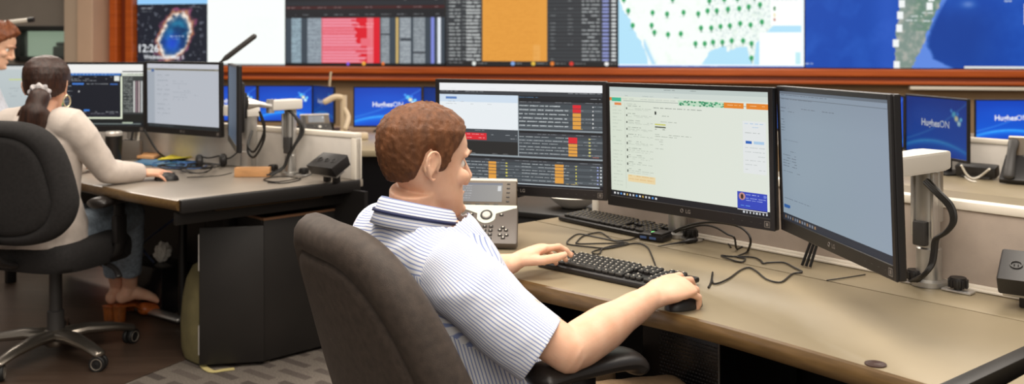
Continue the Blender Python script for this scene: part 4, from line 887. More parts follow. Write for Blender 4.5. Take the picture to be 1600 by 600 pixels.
# backpack behind the open door
bp_ = onz(303, 575, 0.); bpk = thing('backpack', 'olive green backpack standing on the floor behind the open cabinet door', 'backpack', (-1.295, 4.05, 0), rad(136))
bm = NB(); 
prof = [(.0, .05, .03), (.008, .105, .075), (.05, .118, .085), (.16, .12, .088), (.26, .115, .08), (.34, .10, .066), (.395, .07, .045), (.415, .03, .02)]
rings = []
for z, a_, b_ in prof: rings.append([bm.verts.new((math.copysign(abs(math.cos(t))**.6, math.cos(t))*a_, math.copysign(abs(math.sin(t))**.7, math.sin(t))*b_, z)) for t in [math.tau*k/28 for k in range(28)]])
for A, B in zip(rings, rings[1:]):
    for k in range(28): bm.faces.new((A[k], A[(k+1) % 28], B[(k+1) % 28], B[k]))
bm.faces.new(rings[0][::-1]); bm.faces.new(rings[-1]); obj('bag_body', bm, 'olive', bpk)
bm = NB(); box(bm, (.15, .035, .17), (-.0, -.088, .11), bev=.016, seg=4); obj('front_pocket', bm, 'olive', bpk)
bm = NB(); tube(bm, smooth_path([(-.112, -.03, .02), (-.124, -.03, .16), (-.112, -.03, .30), (-.07, -.02, .40), (0, -.015, .424)], 5), .004, 6); obj('zip', bm, 'strap_tan', bpk)
bm = NB(); tube(bm, smooth_path([(-.06, -.10, .03), (-.04, -.125, .012), (.04, -.16, .006), (.14, -.17, .005)], 5), (.002, .016), 6, up=(0, 0, 1)); tube(bm, [(-.07, -.1, .08), (-.05, -.115, .03), (-.02, -.13, .012)], (.012, .003), 6); obj('strap', bm, 'strap_tan', bpk)
bm = NB(); tube(bm, smooth_path([onz(352, 566, .004), onz(318, 569, .006), onz(330, 580, .004), onz(350, 578, .004), onz(366, 576, .004)], 5), (.0025, .015), 6, up=(0, 0, 1)); obj('floor_strap', bm, 'strap_tan', bpk, True)
# woman's monitors
monitor('monitor with a dark console window beside the woman\'s head', (-2.172, 4.93, ZC-.266), rad(-3), paint_console(), group='monitors on the cluttered desk', logo=False, gain=1.0)
monitor('monitor with a pale grey mail page on the cluttered desk', (-1.625, 4.7, ZC-.26), rad(-33), paint_greymail(), rad(.5), group='monitors on the cluttered desk', logo=True, gain=.98)
monitor('monitor seen almost edge-on at the end of the cluttered desk', (-1.22, 4.165, ZC-.262), rad(-70), paint_blank(40, 30, (78, 92, 110), (56, 70, 88)), group='monitors on the cluttered desk', logo=False)
monitor('pale monitor behind the woman\'s head beside the standing man', (-3.27, 6.2, ZC-.285), rad(8), paint_pale(), Wd=.50, Hd=.325, group='monitors on the cluttered desk', logo=False, vesa=False)
ms_ = thing('desk', 'desk of the standing man, hidden behind the woman', 'desk', (-3.4, 6.3, 0), rad(8)); bm = NB(); box(bm, (1.2, .7, .03), (0, 0, .725), bev=.004); obj('worktop', bm, 'desk_top_grey', ms_)
for sx in (-.55, .55):
    bm = NB(); box(bm, (.04, .6, .70), (sx, 0, .35)); obj('desk_leg', bm, 'desk_black', ms_)
sp = thing('monitor_stand', 'stand under the pale monitor beside the standing man', 'monitor stand', (-3.27, 6.28, .741), rad(8)); bm = NB(); box(bm, (.22, .18, .012), (0, 0, .006), bev=.003); obj('foot_plate', bm, 'black_plastic', sp); bm = NB(); box(bm, (.05, .02, .30), (0, -.02, .16), bev=.003); obj('neck', bm, 'black_plastic', sp)
# arms of the woman's monitors
def pline(u, off):     # on the foot of the white divider at image column u
    k = (u-UC)/F; d = PB0-FBk; s = (k*FBk.y-FBk.x)/(d.x-k*d.y); q = FBk+d*s; n_ = V((-d.y, d.x, 0)).normalized(); n_ = -n_ if n_.y > 0 else n_; return q+n_*off
b4 = pline(472, .07); b4.z = DZ+.001; m4 = back_of((-1.22, 4.165, 1.075), rad(-70), .06); e4 = b4.lerp(m4, .62); e4 = V((m4.x+.09, m4.y+.05, 0)); arm('white monitor arm with black cables behind the edge-on monitor', b4, [(e4.x, e4.y, 0, m4)], 1.045, cover=(-.2, -1, 0), r=.022)
b3 = pline(409, .08); b3.z = DZ+.001; m3b = back_of((-1.625, 4.7, 1.07), rad(-33), .055); e3 = b3.lerp(m3b, .7); arm('monitor arm with a thick silver post behind the pale grey mail monitor', b3, [(e3.x, e3.y, 0, m3b)], 1.0, cover=None, r=.032)
b2 = pline(222, .06); b2.z = DZ+.001; m2b = back_of((-2.172, 4.93, 1.06), rad(-3), .055); e_ = b2.lerp(m2b, .7); arm('monitor arm with a silver post behind the dark console monitor', b2, [(e_.x, e_.y, 0, m2b)], 1.0, cover=None, r=.026)
for u, lb_ in ((441, 'black round clamp knob beside the silver post near the wood block'), (489, 'black round clamp knob beside the white arm near the socket box')):
    q = pline(u, .055); q.z = DZ+.001; knob(q, lb_, yaw=.01)
hp = pline(551, .12); hp.z = DZ+.001; hub(hp, rad(-40), 'black socket box at the end of the white divider', .17)
for k in range(2):
    bm = NB(); q = [V((m4.x+.05, m4.y+.02, 1.04)), V((m4.x+.07, m4.y+.03, .96-.03*k)), V((m4.x+.02, m4.y+.05, .86-.025*k)), V((m4.x-.03, m4.y+.12, .88-.02*k)), V((b3.x+.03, b3.y-.04, .93))]; tube(bm, smooth_path(q, 6), .0055, 7); o = obj('mount_cable', bm, 'cable_black'); tag(o, 'black cable drooping behind the edge-on monitor', 'cable', 'cables behind the edge-on monitor'); origin_to(o)
for k in range(2):
    bm = NB(); q = [V((b4.x-.03, b4.y-.02, 1.05)), V((b4.x+.02, b4.y-.03, 1.02)), V((b4.x+.055+.012*k, b4.y-.035, .95)), V((b4.x+.03, b4.y-.045, .88)), V((b4.x-.0, b4.y-.045, .83)), V((b4.x-.02, b4.y-.05, .78)), V((b4.x-.07-.02*k, b4.y-.07, DZ+.008))]; tube(bm, smooth_path(q, 6), .007, 8); o = obj('mount_cable', bm, 'cable_black'); tag(o, 'black cable running down the white arm behind the edge-on monitor', 'cable', 'cables on the second white arm'); origin_to(o)
# task lamp rods
lb0 = V((-1.615, 4.86, DZ+.001)); lp = thing('task_lamp', 'slim black lamp rod slanting up above the pale grey mail monitor', 'lamp', lb0, 0, 'slim task lamps'); h0 = P(300, 131, 4.86)-lb0; h1 = P(397, 57, 4.86)-lb0
bm = NB(); lathe(bm, [(0, 0), (.05, 0), (.05, .015), (.012, .02), (.012, h0.z), (0, h0.z)], 18); obj('lamp_post', bm, 'beige_plastic', lp)
bm = NB(); tube(bm, [h0, h0.lerp(h1, .55)], .006, 8); obj('lamp_arm', bm, 'black_plastic', lp); bm = NB(); tube(bm, [h0.lerp(h1, .5), h0.lerp(h1, .55), h1], [.008, .014, .014], 10, round_ends=True); obj('lamp_head', bm, 'dark_grey', lp)
lb1 = V((-3.75, 6.35, DZ+.001)); lp = thing('task_lamp', 'slim pale lamp rod reaching over the standing man\'s head', 'lamp', lb1, 0, 'slim task lamps'); h0 = P(-90, 46, 6.35)-lb1; h1 = P(44, 31.5, 6.35)-lb1; h2 = P(53, 30.5, 6.35)-lb1
bm = NB(); lathe(bm, [(0, 0), (.06, 0), (.06, .015), (.012, .02), (.012, h0.z), (0, h0.z)], 18); obj('lamp_post', bm, 'beige_plastic', lp)
bm = NB(); tube(bm, [V((0, 0, h0.z)), h0, h1], .014, 8); obj('lamp_arm', bm, 'light_trim', lp); bm = NB(); tube(bm, [h1, h2], .016, 10); obj('lamp_tip', bm, 'black_plastic', lp)
# small things on the cluttered desk
q = onz(178, 258, DZ); tb = thing('tumbler', 'black insulated tumbler with a clear lid', 'tumbler', (q.x, q.y, DZ+.001)); bm = NB(); lathe(bm, [(0, 0), (.031, 0), (.034, .01), (.040, .12), (.041, .145), (0, .145)], 28); obj('cup_body', bm, 'cup_black', tb); bm = NB(); lathe(bm, [(0, .145), (.043, .145), (.043, .158), (.036, .166), (0, .166)], 28); obj('lid', bm, 'bright_lid', tb)
q = onz(206, 249, DZ); pc = thing('pen_cup', 'dark mesh pen holder beside the tumbler', 'pen holder', (q.x, q.y, DZ+.001), .2); bm = NB()
box(bm, (.09, .08, .004), (0, 0, .002)); [box(bm, s_, l_, bev=.001) for s_, l_ in (((.09, .003, .1), (0, -.04, .05)), ((.09, .003, .1), (0, .04, .05)), ((.003, .08, .1), (-.045, 0, .05)), ((.003, .08, .1), (.045, 0, .05)))]; obj('holder', bm, mat('mesh_dark', (92, 84, 76), .5), pc)
for a_, b_, m_, nm, l_ in (((-.01, -.02, .01), (.014, -.025, .14), 'black_plastic', 'pen', 'black pen leaning in the mesh pen holder'), ((.02, .01, .01), (.03, .015, .15), 'light_trim', 'marker', 'pale marker standing in the mesh pen holder')):
    bm = NB(); tube(bm, [V(a_), V(b_)], .006, 8, round_ends=True); o = obj(nm, bm, m_); o.location = pc.location; tag(o, l_, 'pen')
def sheet(name, px, z, m, label, cat, th=.003, fold=0.):
    bm = NB(); Q = [onz(u, v, DZ+z) for u, v in px]; a_ = [bm.verts.new(p+V((0, 0, (fold if k % 2 else 0)))) for k, p in enumerate(Q)]; f = bm.faces.new(a_); r = bmesh.ops.extrude_face_region(bm, geom=[f]); bmesh.ops.translate(bm, verts=[v for v in r['geom'] if isinstance(v, bmesh.types.BMVert)], vec=(0, 0, th)); o = obj(name, bm, m, smooth=False); tag(o, label, cat); return origin_to(o)
sheet('folder', [(205, 257), (300, 262), (318, 254), (225, 250)], .002, 'blue_folder', 'flat blue folder under the yellow paper', 'folder', .008)
sheet('notepad', [(246, 250), (272, 254), (325, 243), (298, 238)], .013, 'yellow', 'loose yellow paper on the blue folder', 'paper', .004, .018)
sheet('envelope', [(214, 247), (240, 249), (252, 243), (226, 241)], .012, 'wood_block', 'small tan card behind the yellow paper', 'card', .012)
q = onz(393, 277, DZ); bm = NB(); box(bm, (.155, .045, .042), (0, 0, .021), bev=.003); o = obj('wood_block', bm, 'wood_block'); o.location = (q.x, q.y+.02, DZ+.001); o.rotation_euler.z = rad(4); tag(o, 'pale wooden block on the cluttered desk', 'block')
hs = onz(330, 262, DZ); hd = thing('headset', 'black headset lying among the tangled cables', 'headset', (hs.x, hs.y, DZ+.001), .4); 
for s in (-1, 1):
    bm = NB(); lathe(bm, [(0, -.016), (.026, -.016), (.032, -.008), (.032, .008), (.024, .016), (0, .016)], 18, Matrix.Translation((s*.055, 0, .033)) @ Matrix.Rotation(math.pi/2, 4, 'Y')); obj('ear_cup', bm, 'black_plastic', hd)
bm = NB(); tube(bm, smooth_path([(-.06, 0, .045), (-.055, .06, .05), (0, .10, .035), (.055, .06, .05), (.06, 0, .045)], 6), (.004, .008), 8); obj('headband', bm, 'black_plastic', hd)
bm = NB(); tube(bm, smooth_path([(.07, -.01, .04), (.09, -.04, .05), (.12, -.04, .075)], 4), .004, 6); obj('boom', bm, 'black_plastic', hd)
r2 = random.Random(4); GT = 'tangled cables on the cluttered desk'
for k in range(7):
    cx, cy_ = r2.uniform(262, 325), r2.uniform(255, 266); pts = []
    for j in range(9):
        a_ = j*1.15+k; pts.append((cx+r2.uniform(18, 34)*math.cos(a_), cy_+r2.uniform(3, 6)*math.sin(a_), r2.uniform(0, .035)))
    cable('thin %s cable coiled in the tangle beside the headset' % ('blue' if k in (2, 5) else 'black'), pts, .0026, 'cable_blue' if k in (2, 5) else 'cable_black', group=GT)
cable('thin black cable trailing from the socket box in a flat loop', [(496, 266, .05), (480, 275, .01), (455, 281), (430, 284), (412, 281), (425, 277), (450, 276), (470, 280), (445, 286), (418, 285)], .0024, group=None)
cable('black cord trailing across the cluttered desk in front of the headset', [(292, 277), (320, 276), (345, 274), (362, 270)], .0018)
cable('thick black cable leaning behind the pale grey mail monitor', [(262, 248), V((-1.80, 4.83, .80)), V((-1.93, 4.95, .93))], .006)
# ---------------------------------------------------------------- back row
bk = thing('desk', 'long tan desk of the back row with a black front', 'desk', (-.55, 6.15, 0), rad(-2)); 
bm = NB(); box(bm, (3.4, 1.6, .035), (-.25+.2, 0, DZ-.0175), bev=.004); obj('worktop', bm, 'desk_top', bk); bm = NB(); box(bm, (3.3, .02, DZ-.04), (-.05, -.72, (DZ-.04)/2)); obj('front_panel', bm, 'gloss_black', bk)
for sx in (-1.65, 1.55):
    bm = NB(); box(bm, (.03, 1.4, DZ-.04), (sx, 0, (DZ-.04)/2)); obj('desk_leg', bm, 'desk_black', bk)
GB = 'blue-screen monitors of the back row'
wp = paint_wallpaper(dim=1.12); wpd = paint_wallpaper(dim=.72); wpx = paint_wallpaper(dim=.5)
def bmon(u0, v0, u1, v1, Y0, Y1, img, label, Wd=None, gain=1., stand=True, zdesk=DZ):
    a_ = P(u0, (v0+v1)/2, Y0); b_ = P(u1, (v0+v1)/2, Y1); c = (a_+b_)/2; d = b_-a_; yaw = math.atan2(d.y, d.x); Hd = (v1-v0)/F*(Y0+Y1)/2; c.z = CH-((v0+v1)/2-VH)/F*(Y0+Y1)/2
    m = monitor(label, c, yaw, img, Wd=Wd or V((d.x, d.y, 0)).length, Hd=Hd, bez=(.009, .009, .013), group=GB, logo=False, badge=False, vesa=False, dep=.02, gain=gain)
    if stand:
        n_ = V((-math.sin(yaw), math.cos(yaw), 0)); s = thing('monitor_stand', 'black stand under the '+label.replace('blue-screen ', ''), 'monitor stand', (c.x+n_.x*.07, c.y+n_.y*.07, zdesk+.001), yaw, 'back row stands')
        bm = NB(); box(bm, (.2, .16, .01), (0, 0, .005), bev=.003); obj('foot_plate', bm, 'black_plastic', s); bm = NB(); box(bm, (.05, .02, c.z-zdesk), (0, -.01, (c.z-zdesk)/2+.004), bev=.003); obj('neck', bm, 'black_plastic', s)
    return m
bmon(358, 133, 402.5, 191, 6.75, 6.75, wp, 'blue-screen monitor behind the edge-on monitor', Wd=.42) if False else bmon(314, 133, 402, 191, 6.75, 6.75, wp, 'blue-screen monitor just behind the edge-on monitor')
bmon(403, 133, 489, 191, 6.75, 6.75, wp, 'blue-screen monitor behind the second white arm')
bmon(489, 134, 522, 191, 6.75, 6.42, wpd, 'blue-screen monitor turned inward beside the beige stand')
bmon(552, 135, 660, 199, 6.5, 6.5, wp, 'blue-screen monitor above the seated man\'s head')
bmon(661, 136, 740, 199, 6.5, 6.2, wpd, 'blue-screen monitor half hidden behind the dark-table monitor')
# clutter between them
bs_ = thing('monitor_mount', 'beige arm on the back desk beside the inward-turned blue monitor', 'monitor arm', P(537, 215, 6.3).to_tuple()[:2]+(DZ+.001,), 0, 'monitor arms'); bm = NB(); lathe(bm, [(0, 0), (.05, 0), (.05, .02), (.022, .03), (.022, .26), (0, .26)], 16); obj('post', bm, 'beige_plastic', bs_); bm = NB(); tube(bm, smooth_path([(0, 0, .24), (-.05, -.03, .25), (-.11, -.05, .22)], 4), .02, 10, round_ends=True); tube(bm, smooth_path([(0, 0, .18), (.04, -.05, .12), (.03, -.1, .05)], 4), .016, 10, round_ends=True); obj('arm', bm, 'beige_plastic', bs_)
q = P(500, 213, 6.1); desk_phone('dark desk phone on the back desk beside the beige arm', (q.x, q.y, DZ+.001), rad(20), .8, 'dark_grey', 'dark_grey')
q = P(560, 213, 6.0); box_thing('storage_box', (.12, .1, .04), (q.x, q.y, DZ+.001), 'beige_plastic', 'small beige box under the blue monitor above the man', 'box', .2)
rd = thing('flag_rod', 'thin pale rod standing behind the blue back-row monitors', 'rod', (P(509, 180, 6.85).x, 6.85, DZ+.001)); h = P(517, 112, 6.85)-V(rd.location); bm = NB(); lathe(bm, [(0, 0), (.03, 0), (.03, .02), (.008, .03), (0, .03)], 14); obj('rod_foot', bm, 'dark_grey', rd); bm = NB(); tube(bm, [V((0, 0, .02)), h], .008, 8); obj('rod', bm, 'beige_plastic', rd)
# neighbouring station behind the beige divider
NZ = rad(-45); nb = thing('desk', 'tan desk behind the beige divider, with a desk phone on it', 'desk', W(-1.7, 3.9), AM); 
bm = NB(); box(bm, (1.7, .548, .035), (0, -.276, DZ-.0175), bev=.003); obj('worktop', bm, 'desk_top', nb); bm = NB(); box(bm, (1.7, .548, .035), (0, .276, DZ-.0175), bev=.003); obj('rear_worktop', bm, 'desk_top', nb)
for sx in (-.8, .8):
    bm = NB(); box(bm, (.03, .9, DZ-.04), (sx, 0, (DZ-.04)/2)); obj('desk_leg', bm, 'desk_black', nb)
panel('privacy_panel', W(-1.73, 4.50), W(-2.9, 4.50), .905, 'white divider behind the tan desk with the phone', 'white_panel', endpost=1)
bmon(1415, 150.5, 1513, 246.5, 4.63, 4.17, wpd, 'blue-screen monitor with readable lettering behind the turned monitor')
bmon(1318, 148, 1414, 232, 4.72, 4.60, wp, 'blue-screen monitor mostly hidden behind the turned monitor')
bmon(1523, 155, 1637, 222, 5.9, 5.9, wp, 'blue-screen monitor cut off by the photograph edge')
bmon(1150, 142, 1222, 204, 6.2, 6.2, paint_blank(30, 20, (40, 104, 226), (46, 116, 236)), 'plain blue monitor glimpsed between two large monitors')
bk2 = thing('desk', 'far tan desk under the back-row blue monitors', 'desk', (2.6, 6.25, 0), rad(-6)); bm = NB(); box(bm, (2.9, .9, .035), (0, 0, DZ-.0375), bev=.004); obj('worktop', bm, 'desk_top', bk2)
for sx in (-1.3, 1.3):
    bm = NB(); box(bm, (.03, .8, DZ-.06), (sx, 0, (DZ-.06)/2)); obj('desk_leg', bm, 'desk_black', bk2)
q = onz(1532, 280, DZ); q2 = thing('power_hub', 'flat black socket box with white cables behind the beige divider', 'socket box', (q.x, q.y+.03, DZ+.001), NZ, 'desk socket boxes'); bm = NB(); box(bm, (.17, .06, .05), (0, 0, .035), Matrix.Rotation(.25, 4, 'X'), bev=.006); obj('socket_box', bm, 'black_plastic', q2); bm = NB(); box(bm, (.12, .05, .02), (0, 0, .01), bev=.002); obj('bracket', bm, 'dark_grey', q2)
cable('white cable hanging in a loop from the far socket box', [(1502, 258, .06), (1510, 272, .02), (1520, 279), (1532, 275, .01), (1546, 264, .05)], .005, 'cable_white', group='white cables')
cable('white cable lying flat beside the far socket box', [(1500, 264, .03), (1508, 276, .0), (1516, 282), (1526, 284)], .004, 'cable_white', group='white cables')
q = onz(1583, 292, DZ); desk_phone('black desk phone with tan keys behind the beige divider', (q.x+.17, q.y+.05, DZ+.001), rad(-35), 1.05, 'black_plastic', 'dark_grey', keys='key_tan')

# under the cluttered desk
uc = P(250, 412, 4.78); ut = thing('computer_tower', 'low black computer case under the cluttered desk behind the woman\'s feet', 'computer', (uc.x, uc.y+.1, 0), rad(-35)); bm = NB(); box(bm, (.34, .30, uc.z-.004), (0, 0, uc.z/2), bev=.006); obj('case', bm, 'gloss_black', ut)
bm = NB(); g_ = bmesh.ops.create_icosphere(bm, subdivisions=4, radius=1.)
for v in bm.verts: v.co = V((v.co.x*.04, v.co.y*.035, v.co.z*.048))*(1+.35*noise.noise(v.co*2.3)+.15*noise.noise(v.co*6))
o = obj('crumpled_paper', bm, 'paper', angle=.4); o.location = (uc.x-.005, uc.y+.05, uc.z+.047); tag(o, 'crumpled white paper on the low black case under the cluttered desk', 'paper')
bm = NB(); tube(bm, smooth_path([P(304, 318, 4.25), P(275, 340, 4.4), P(240, 366, 4.6), P(222, 385, 4.75), V((uc.x-.03, uc.y+.0, uc.z+.005))], 6), .006, 8); o = obj('cable', bm, mat('dark_blue_cable', (36, 52, 86), .5)); tag(o, 'dark blue cable hanging under the cluttered desk', 'cable'); origin_to(o)
# ---------------------------------------------------------------- office chairs
def office_chair(label, loc, yaw, seat_z=.42, tilt=14., bw=.52, bh=.56, back_y=-.22, back_z0=.10, mats=('leather', 'arm_pad'), arm_z=.22, base_rot=0., arm_y=.02, group='office chairs', arm_x=.30, sides=(-1, 1), pad_l=.27, taper=.2, seat_th=1.):
    t = thing('office_chair', label, 'chair', loc, yaw, group); mb, ma = mats
    # seat cushion: rounded pad, front edge rolled down
    bm = NB(); n = 40; rings = []
    for z, k in ((-.045, .80), (-.05, .93), (-.035, .985), (-.01, 1.), (.015, .985), (.032, .93), (.042, .80), (.046, .5), (.045, .2)):
        ring = []
        for i in range(n):
            a = math.tau*i/n; x = math.copysign(abs(math.cos(a))**.55, math.cos(a))*.255*k; y = math.copysign(abs(math.sin(a))**.55, math.sin(a))*.24*k
            ring.append(bm.verts.new((x, y+.02, seat_z-.046+(z if z > 0 else z*seat_th)-.03*max(0, y-.12)/.12*(1 if z > -.04 else .4))))
        rings.append(ring)
    for A, B in zip(rings, rings[1:]):
        for i in range(n): bm.faces.new((A[i], A[(i+1) % n], B[(i+1) % n], B[i]))
    bm.faces.new(rings[0][::-1]); bm.faces.new(rings[-1]); obj('seat', bm, mb, t, angle=1.2)
    # backrest: outline rings from the rear centre over the rim to the front centre
    bm = NB(); n = 72; hw, hh = bw/2, bh/2; T = Matrix.Translation((0, back_y, seat_z+back_z0)) @ Matrix.Rotation(rad(tilt), 4, 'X')
    def outline(a):
        c, s = math.cos(a), math.sin(a); e = .52; x = math.copysign(abs(c)**e, c)*hw; z = math.copysign(abs(s)**e, s)*hh
        w = 1-taper*max(0, (z/hh+.35)/1.35)**1.2-.14*max(0, -z/hh-.2)**1.5; return x*w, z
    prof = [(.0, -.050), (.30, -.051), (.55, -.050), (.70, -.048), (.775, -.046), (.80, -.036), (.825, -.046), (.90, -.043), (.955, -.034), (.985, -.020), (1.0, .0), (.985, .018), (.95, .030), (.88, .037), (.6, .040), (.3, .036), (.0, .034)]
    rings = []
    for k, yy in prof:
        ring = []
        for i in range(n):
            x, z = outline(math.tau*i/n); x *= k; z = z*k
            if k > .75 and k < 1: pass
            y = yy+.55*x*x+.05*math.sin((z/hh)*1.5)*.35
            ring.append(bm.verts.new(T @ V((x, y, z+hh))))
        rings.append(ring)
    for A, B in zip(rings, rings[1:]):
        for i in range(n): bm.faces.new((A[i], A[(i+1) % n], B[(i+1) % n], B[i]))
    bmesh.ops.remove_doubles(bm, verts=bm.verts, dist=.0004); obj('backrest', bm, mb, t, angle=1.4)
    bm = NB(); q = T @ V((0, -.045, .12)); tube(bm, smooth_path([q+V((0, -.01, .06)), q+V((0, -.02, -.03)), V((0, back_y-.05, seat_z-.06)), V((0, -.10, seat_z-.115)), V((0, .02, seat_z-.115))], 5), (.014, .045), 10, up=(0, -1, .2)); obj('back_bracket', bm, 'black_plastic', t)
    bm = NB(); box(bm, (.26, .24, .05), (0, .0, seat_z-.12), bev=.012); obj('mechanism', bm, 'black_plastic', t)
    bm = NB(); tube(bm, smooth_path([(.10, .05, seat_z-.125), (.2, .06, seat_z-.13), (.27, .05, seat_z-.145), (.31, .03, seat_z-.17)], 5), (.008, .014), 8, up=(0, 0, 1), round_ends=True); obj('lever', bm, 'black_plastic', t)
    for s in sides:
        bm = NB(); x = s*arm_x; az = seat_z+arm_z
        tube(bm, smooth_path([(s*.12, arm_y-.01, seat_z-.105), (s*(arm_x-.04), arm_y-.01, seat_z-.105), (x, arm_y-.01, seat_z-.06), (x, arm_y-.01, seat_z+.05), (x, arm_y-.01, az-.02)], 5), (.014, .030), 10, up=(0, 1, 0) if False else None); sup = obj('arm_support', bm, 'black_plastic', t)
        bm = NB(); box(bm, (.03, .065, .12), (x, arm_y-.01, seat_z+.02), bev=.008); obj('height_slider', bm, 'black_plastic', sup)
        bm = NB(); pl = pad_l
        tube(bm, smooth_path([(x, arm_y-pl*.5, az-.004), (x, arm_y-pl*.25, az), (x, arm_y+pl*.2, az), (x, arm_y+pl*.42, az-.006), (x, arm_y+pl*.5, az-.018)], 4), (.023, .050), 20, up=(0, 0, 1), round_ends=True); obj('arm_pad', bm, ma, t)
    bm = NB(); lathe(bm, [(0, .09), (.034, .09), (.034, .20), (.026, .205), (.026, seat_z-.13), (0, seat_z-.13)], 20); obj('gas_column', bm, 'dark_grey', t)
    bm = NB(); lathe(bm, [(0, .05), (.04, .055), (.052, .075), (.052, .115), (.04, .125), (0, .125)], 24); base = obj('base_hub', bm, 'chrome_dull', t)
    for k in range(5):
        a = base_rot+k*math.tau/5; d = V((math.cos(a), math.sin(a), 0)); bm = NB()
        tube(bm, [d*.03+V((0, 0, .098)), d*.12+V((0, 0, .104)), d*.24+V((0, 0, .09)), d*.315+V((0, 0, .072))], [(.026, .044), (.024, .038), (.019, .030), (.015, .026)], 12, up=(0, 0, 1), round_ends=True); obj('base_leg', bm, 'chrome_dull', t)
        bm = NB(); p = d*.31; pr = V((-d.y, d.x, 0)); a2 = a+.6; ax = V((-math.sin(a2), math.cos(a2), 0)); Rw = Matrix.Rotation(a2, 4, 'Z') @ Matrix.Rotation(math.pi/2, 4, 'X')
        tube(bm, [p+V((0, 0, .035)), p+V((0, 0, .075))], .008, 8); box(bm, (.03, .012, .03), p+V((0, 0, .045)), a2, bev=.004); c = obj('caster', bm, 'black_plastic', t)
        for s in (-1, 1):
            bm = NB(); lathe(bm, [(0, -.009), (.02, -.009), (.030, -.008), (.033, -.004), (.033, .005), (.030, .009), (.023, .009), (.021, .006), (.006, .006), (0, .008)], 24, Matrix.Translation(p+ax*(-s*.014)+V((0, 0, .034))) @ Rw @ Matrix.Diagonal((1, 1, s, 1)), mi=0)
            torus(bm, .022, .0025, Matrix.Translation(p+ax*(-s*.022)+V((0, 0, .034))) @ Rw, 20, 5, mi=1); obj('wheel', bm, ['rubber', 'wheel_grey'], c)
    return t
# ---------------------------------------------------------------- bodies
LV = [(-.117, .086, .052, .018), (-.108, .096, .030, .032), (-.09, .099, .0, .043), (-.07, .095, -.022, .052), (-.05, .092, -.045, .0575), (-.03, .092, -.070, .062), (-.01, .091, -.086, .067), (.01, .090, -.094, .0705), (.03, .096, -.099, .0735), (.05, .095, -.100, .0755), (.07, .088, -.096, .0745), (.09, .069, -.082, .065), (.105, .044, -.060, .048), (.114, .018, -.032, .026), (.118, .0, -.015, .008)]
def head_loft(bm, T, fem=False):
    rings = []; n = 36
    for z, yf, yb, hw in LV:
        if fem and z < -.02: hw *= .92
        cy, hd = (yf+yb)/2, (yf-yb)/2; ring = []
        for i in range(n):
            a = math.tau*i/n; c, s = math.cos(a), math.sin(a); ring.append(bm.verts.new(T @ V((math.copysign(abs(c)**.92, c)*hw, cy+math.copysign(abs(s)**.95, s)*hd, z))))
        rings.append(ring)
    for A, B in zip(rings, rings[1:]):
        for i in range(n): bm.faces.new((A[i], A[(i+1) % n], B[(i+1) % n], B[i]))
    bm.faces.new(rings[0][::-1]); bm.faces.new(rings[-1])
def head_features(bm, T, nose=1.):
    def tb(p, r, s=10, up=None): tube(bm, [T @ V(q) for q in p], r, s, round_ends=True, up=up)
    tb([(0, .088, .022), (0, .100, .0), (0, .113*nose, -.026), (0, .108, -.038)], [.008, .009, .0125, .010])
    for s in (-1, 1):
        ellipsoid(bm, T @ V((s*.0115, .099, -.036)), (.008, .010, .008), seg=10)
        tb([(s*.012, .091, .026), (s*.03, .090, .030), (s*.05, .074, .024)], [.007, .0075, .006])
        ellipsoid(bm, T @ V((s*.043, .066, -.022)), (.022, .02, .018), seg=14)          # cheek
        # ear: rim, bowl, lobe
        y0, x0 = -.021, s*.0725
        rim = [(x0, y0+.012, -.008), (x0+s*.006, y0+.014, .012), (x0+s*.010, y0+.006, .030), (x0+s*.013, y0-.010, .033), (x0+s*.015, y0-.021, .022), (x0+s*.014, y0-.021, .004), (x0+s*.009, y0-.012, -.014), (x0+s*.005, y0-.002, -.026), (x0+s*.002, y0+.006, -.024)]
        tb(smooth_path(rim, 3), .0036, 8)
        tube(bm, [T @ V((x0-s*.004, y0-.004, .004)), T @ V((x0+s*.006, y0-.007, .005))], [(.026, .014), (.024, .013)], 14, up=T.to_3x3() @ V((0, .25, 1)))
        tb([(x0+s*.006, y0-.012, .018), (x0+s*.009, y0-.013, .002), (x0+s*.006, y0-.004, -.012)], .0028, 6)
    tb([(-.022, .088, -.0635), (-.008, .0985, -.060), (0, .0985, -.0615), (.008, .0985, -.060), (.022, .088, -.0635)], [.003, .0048, .0042, .0048, .003]); tb([(-.020, .088, -.067), (0, .0965, -.0715), (.020, .088, -.067)], [.003, .006, .003]); ellipsoid(bm, T @ V((0, .091, -.097)), (.02, .013, .014), seg=12)
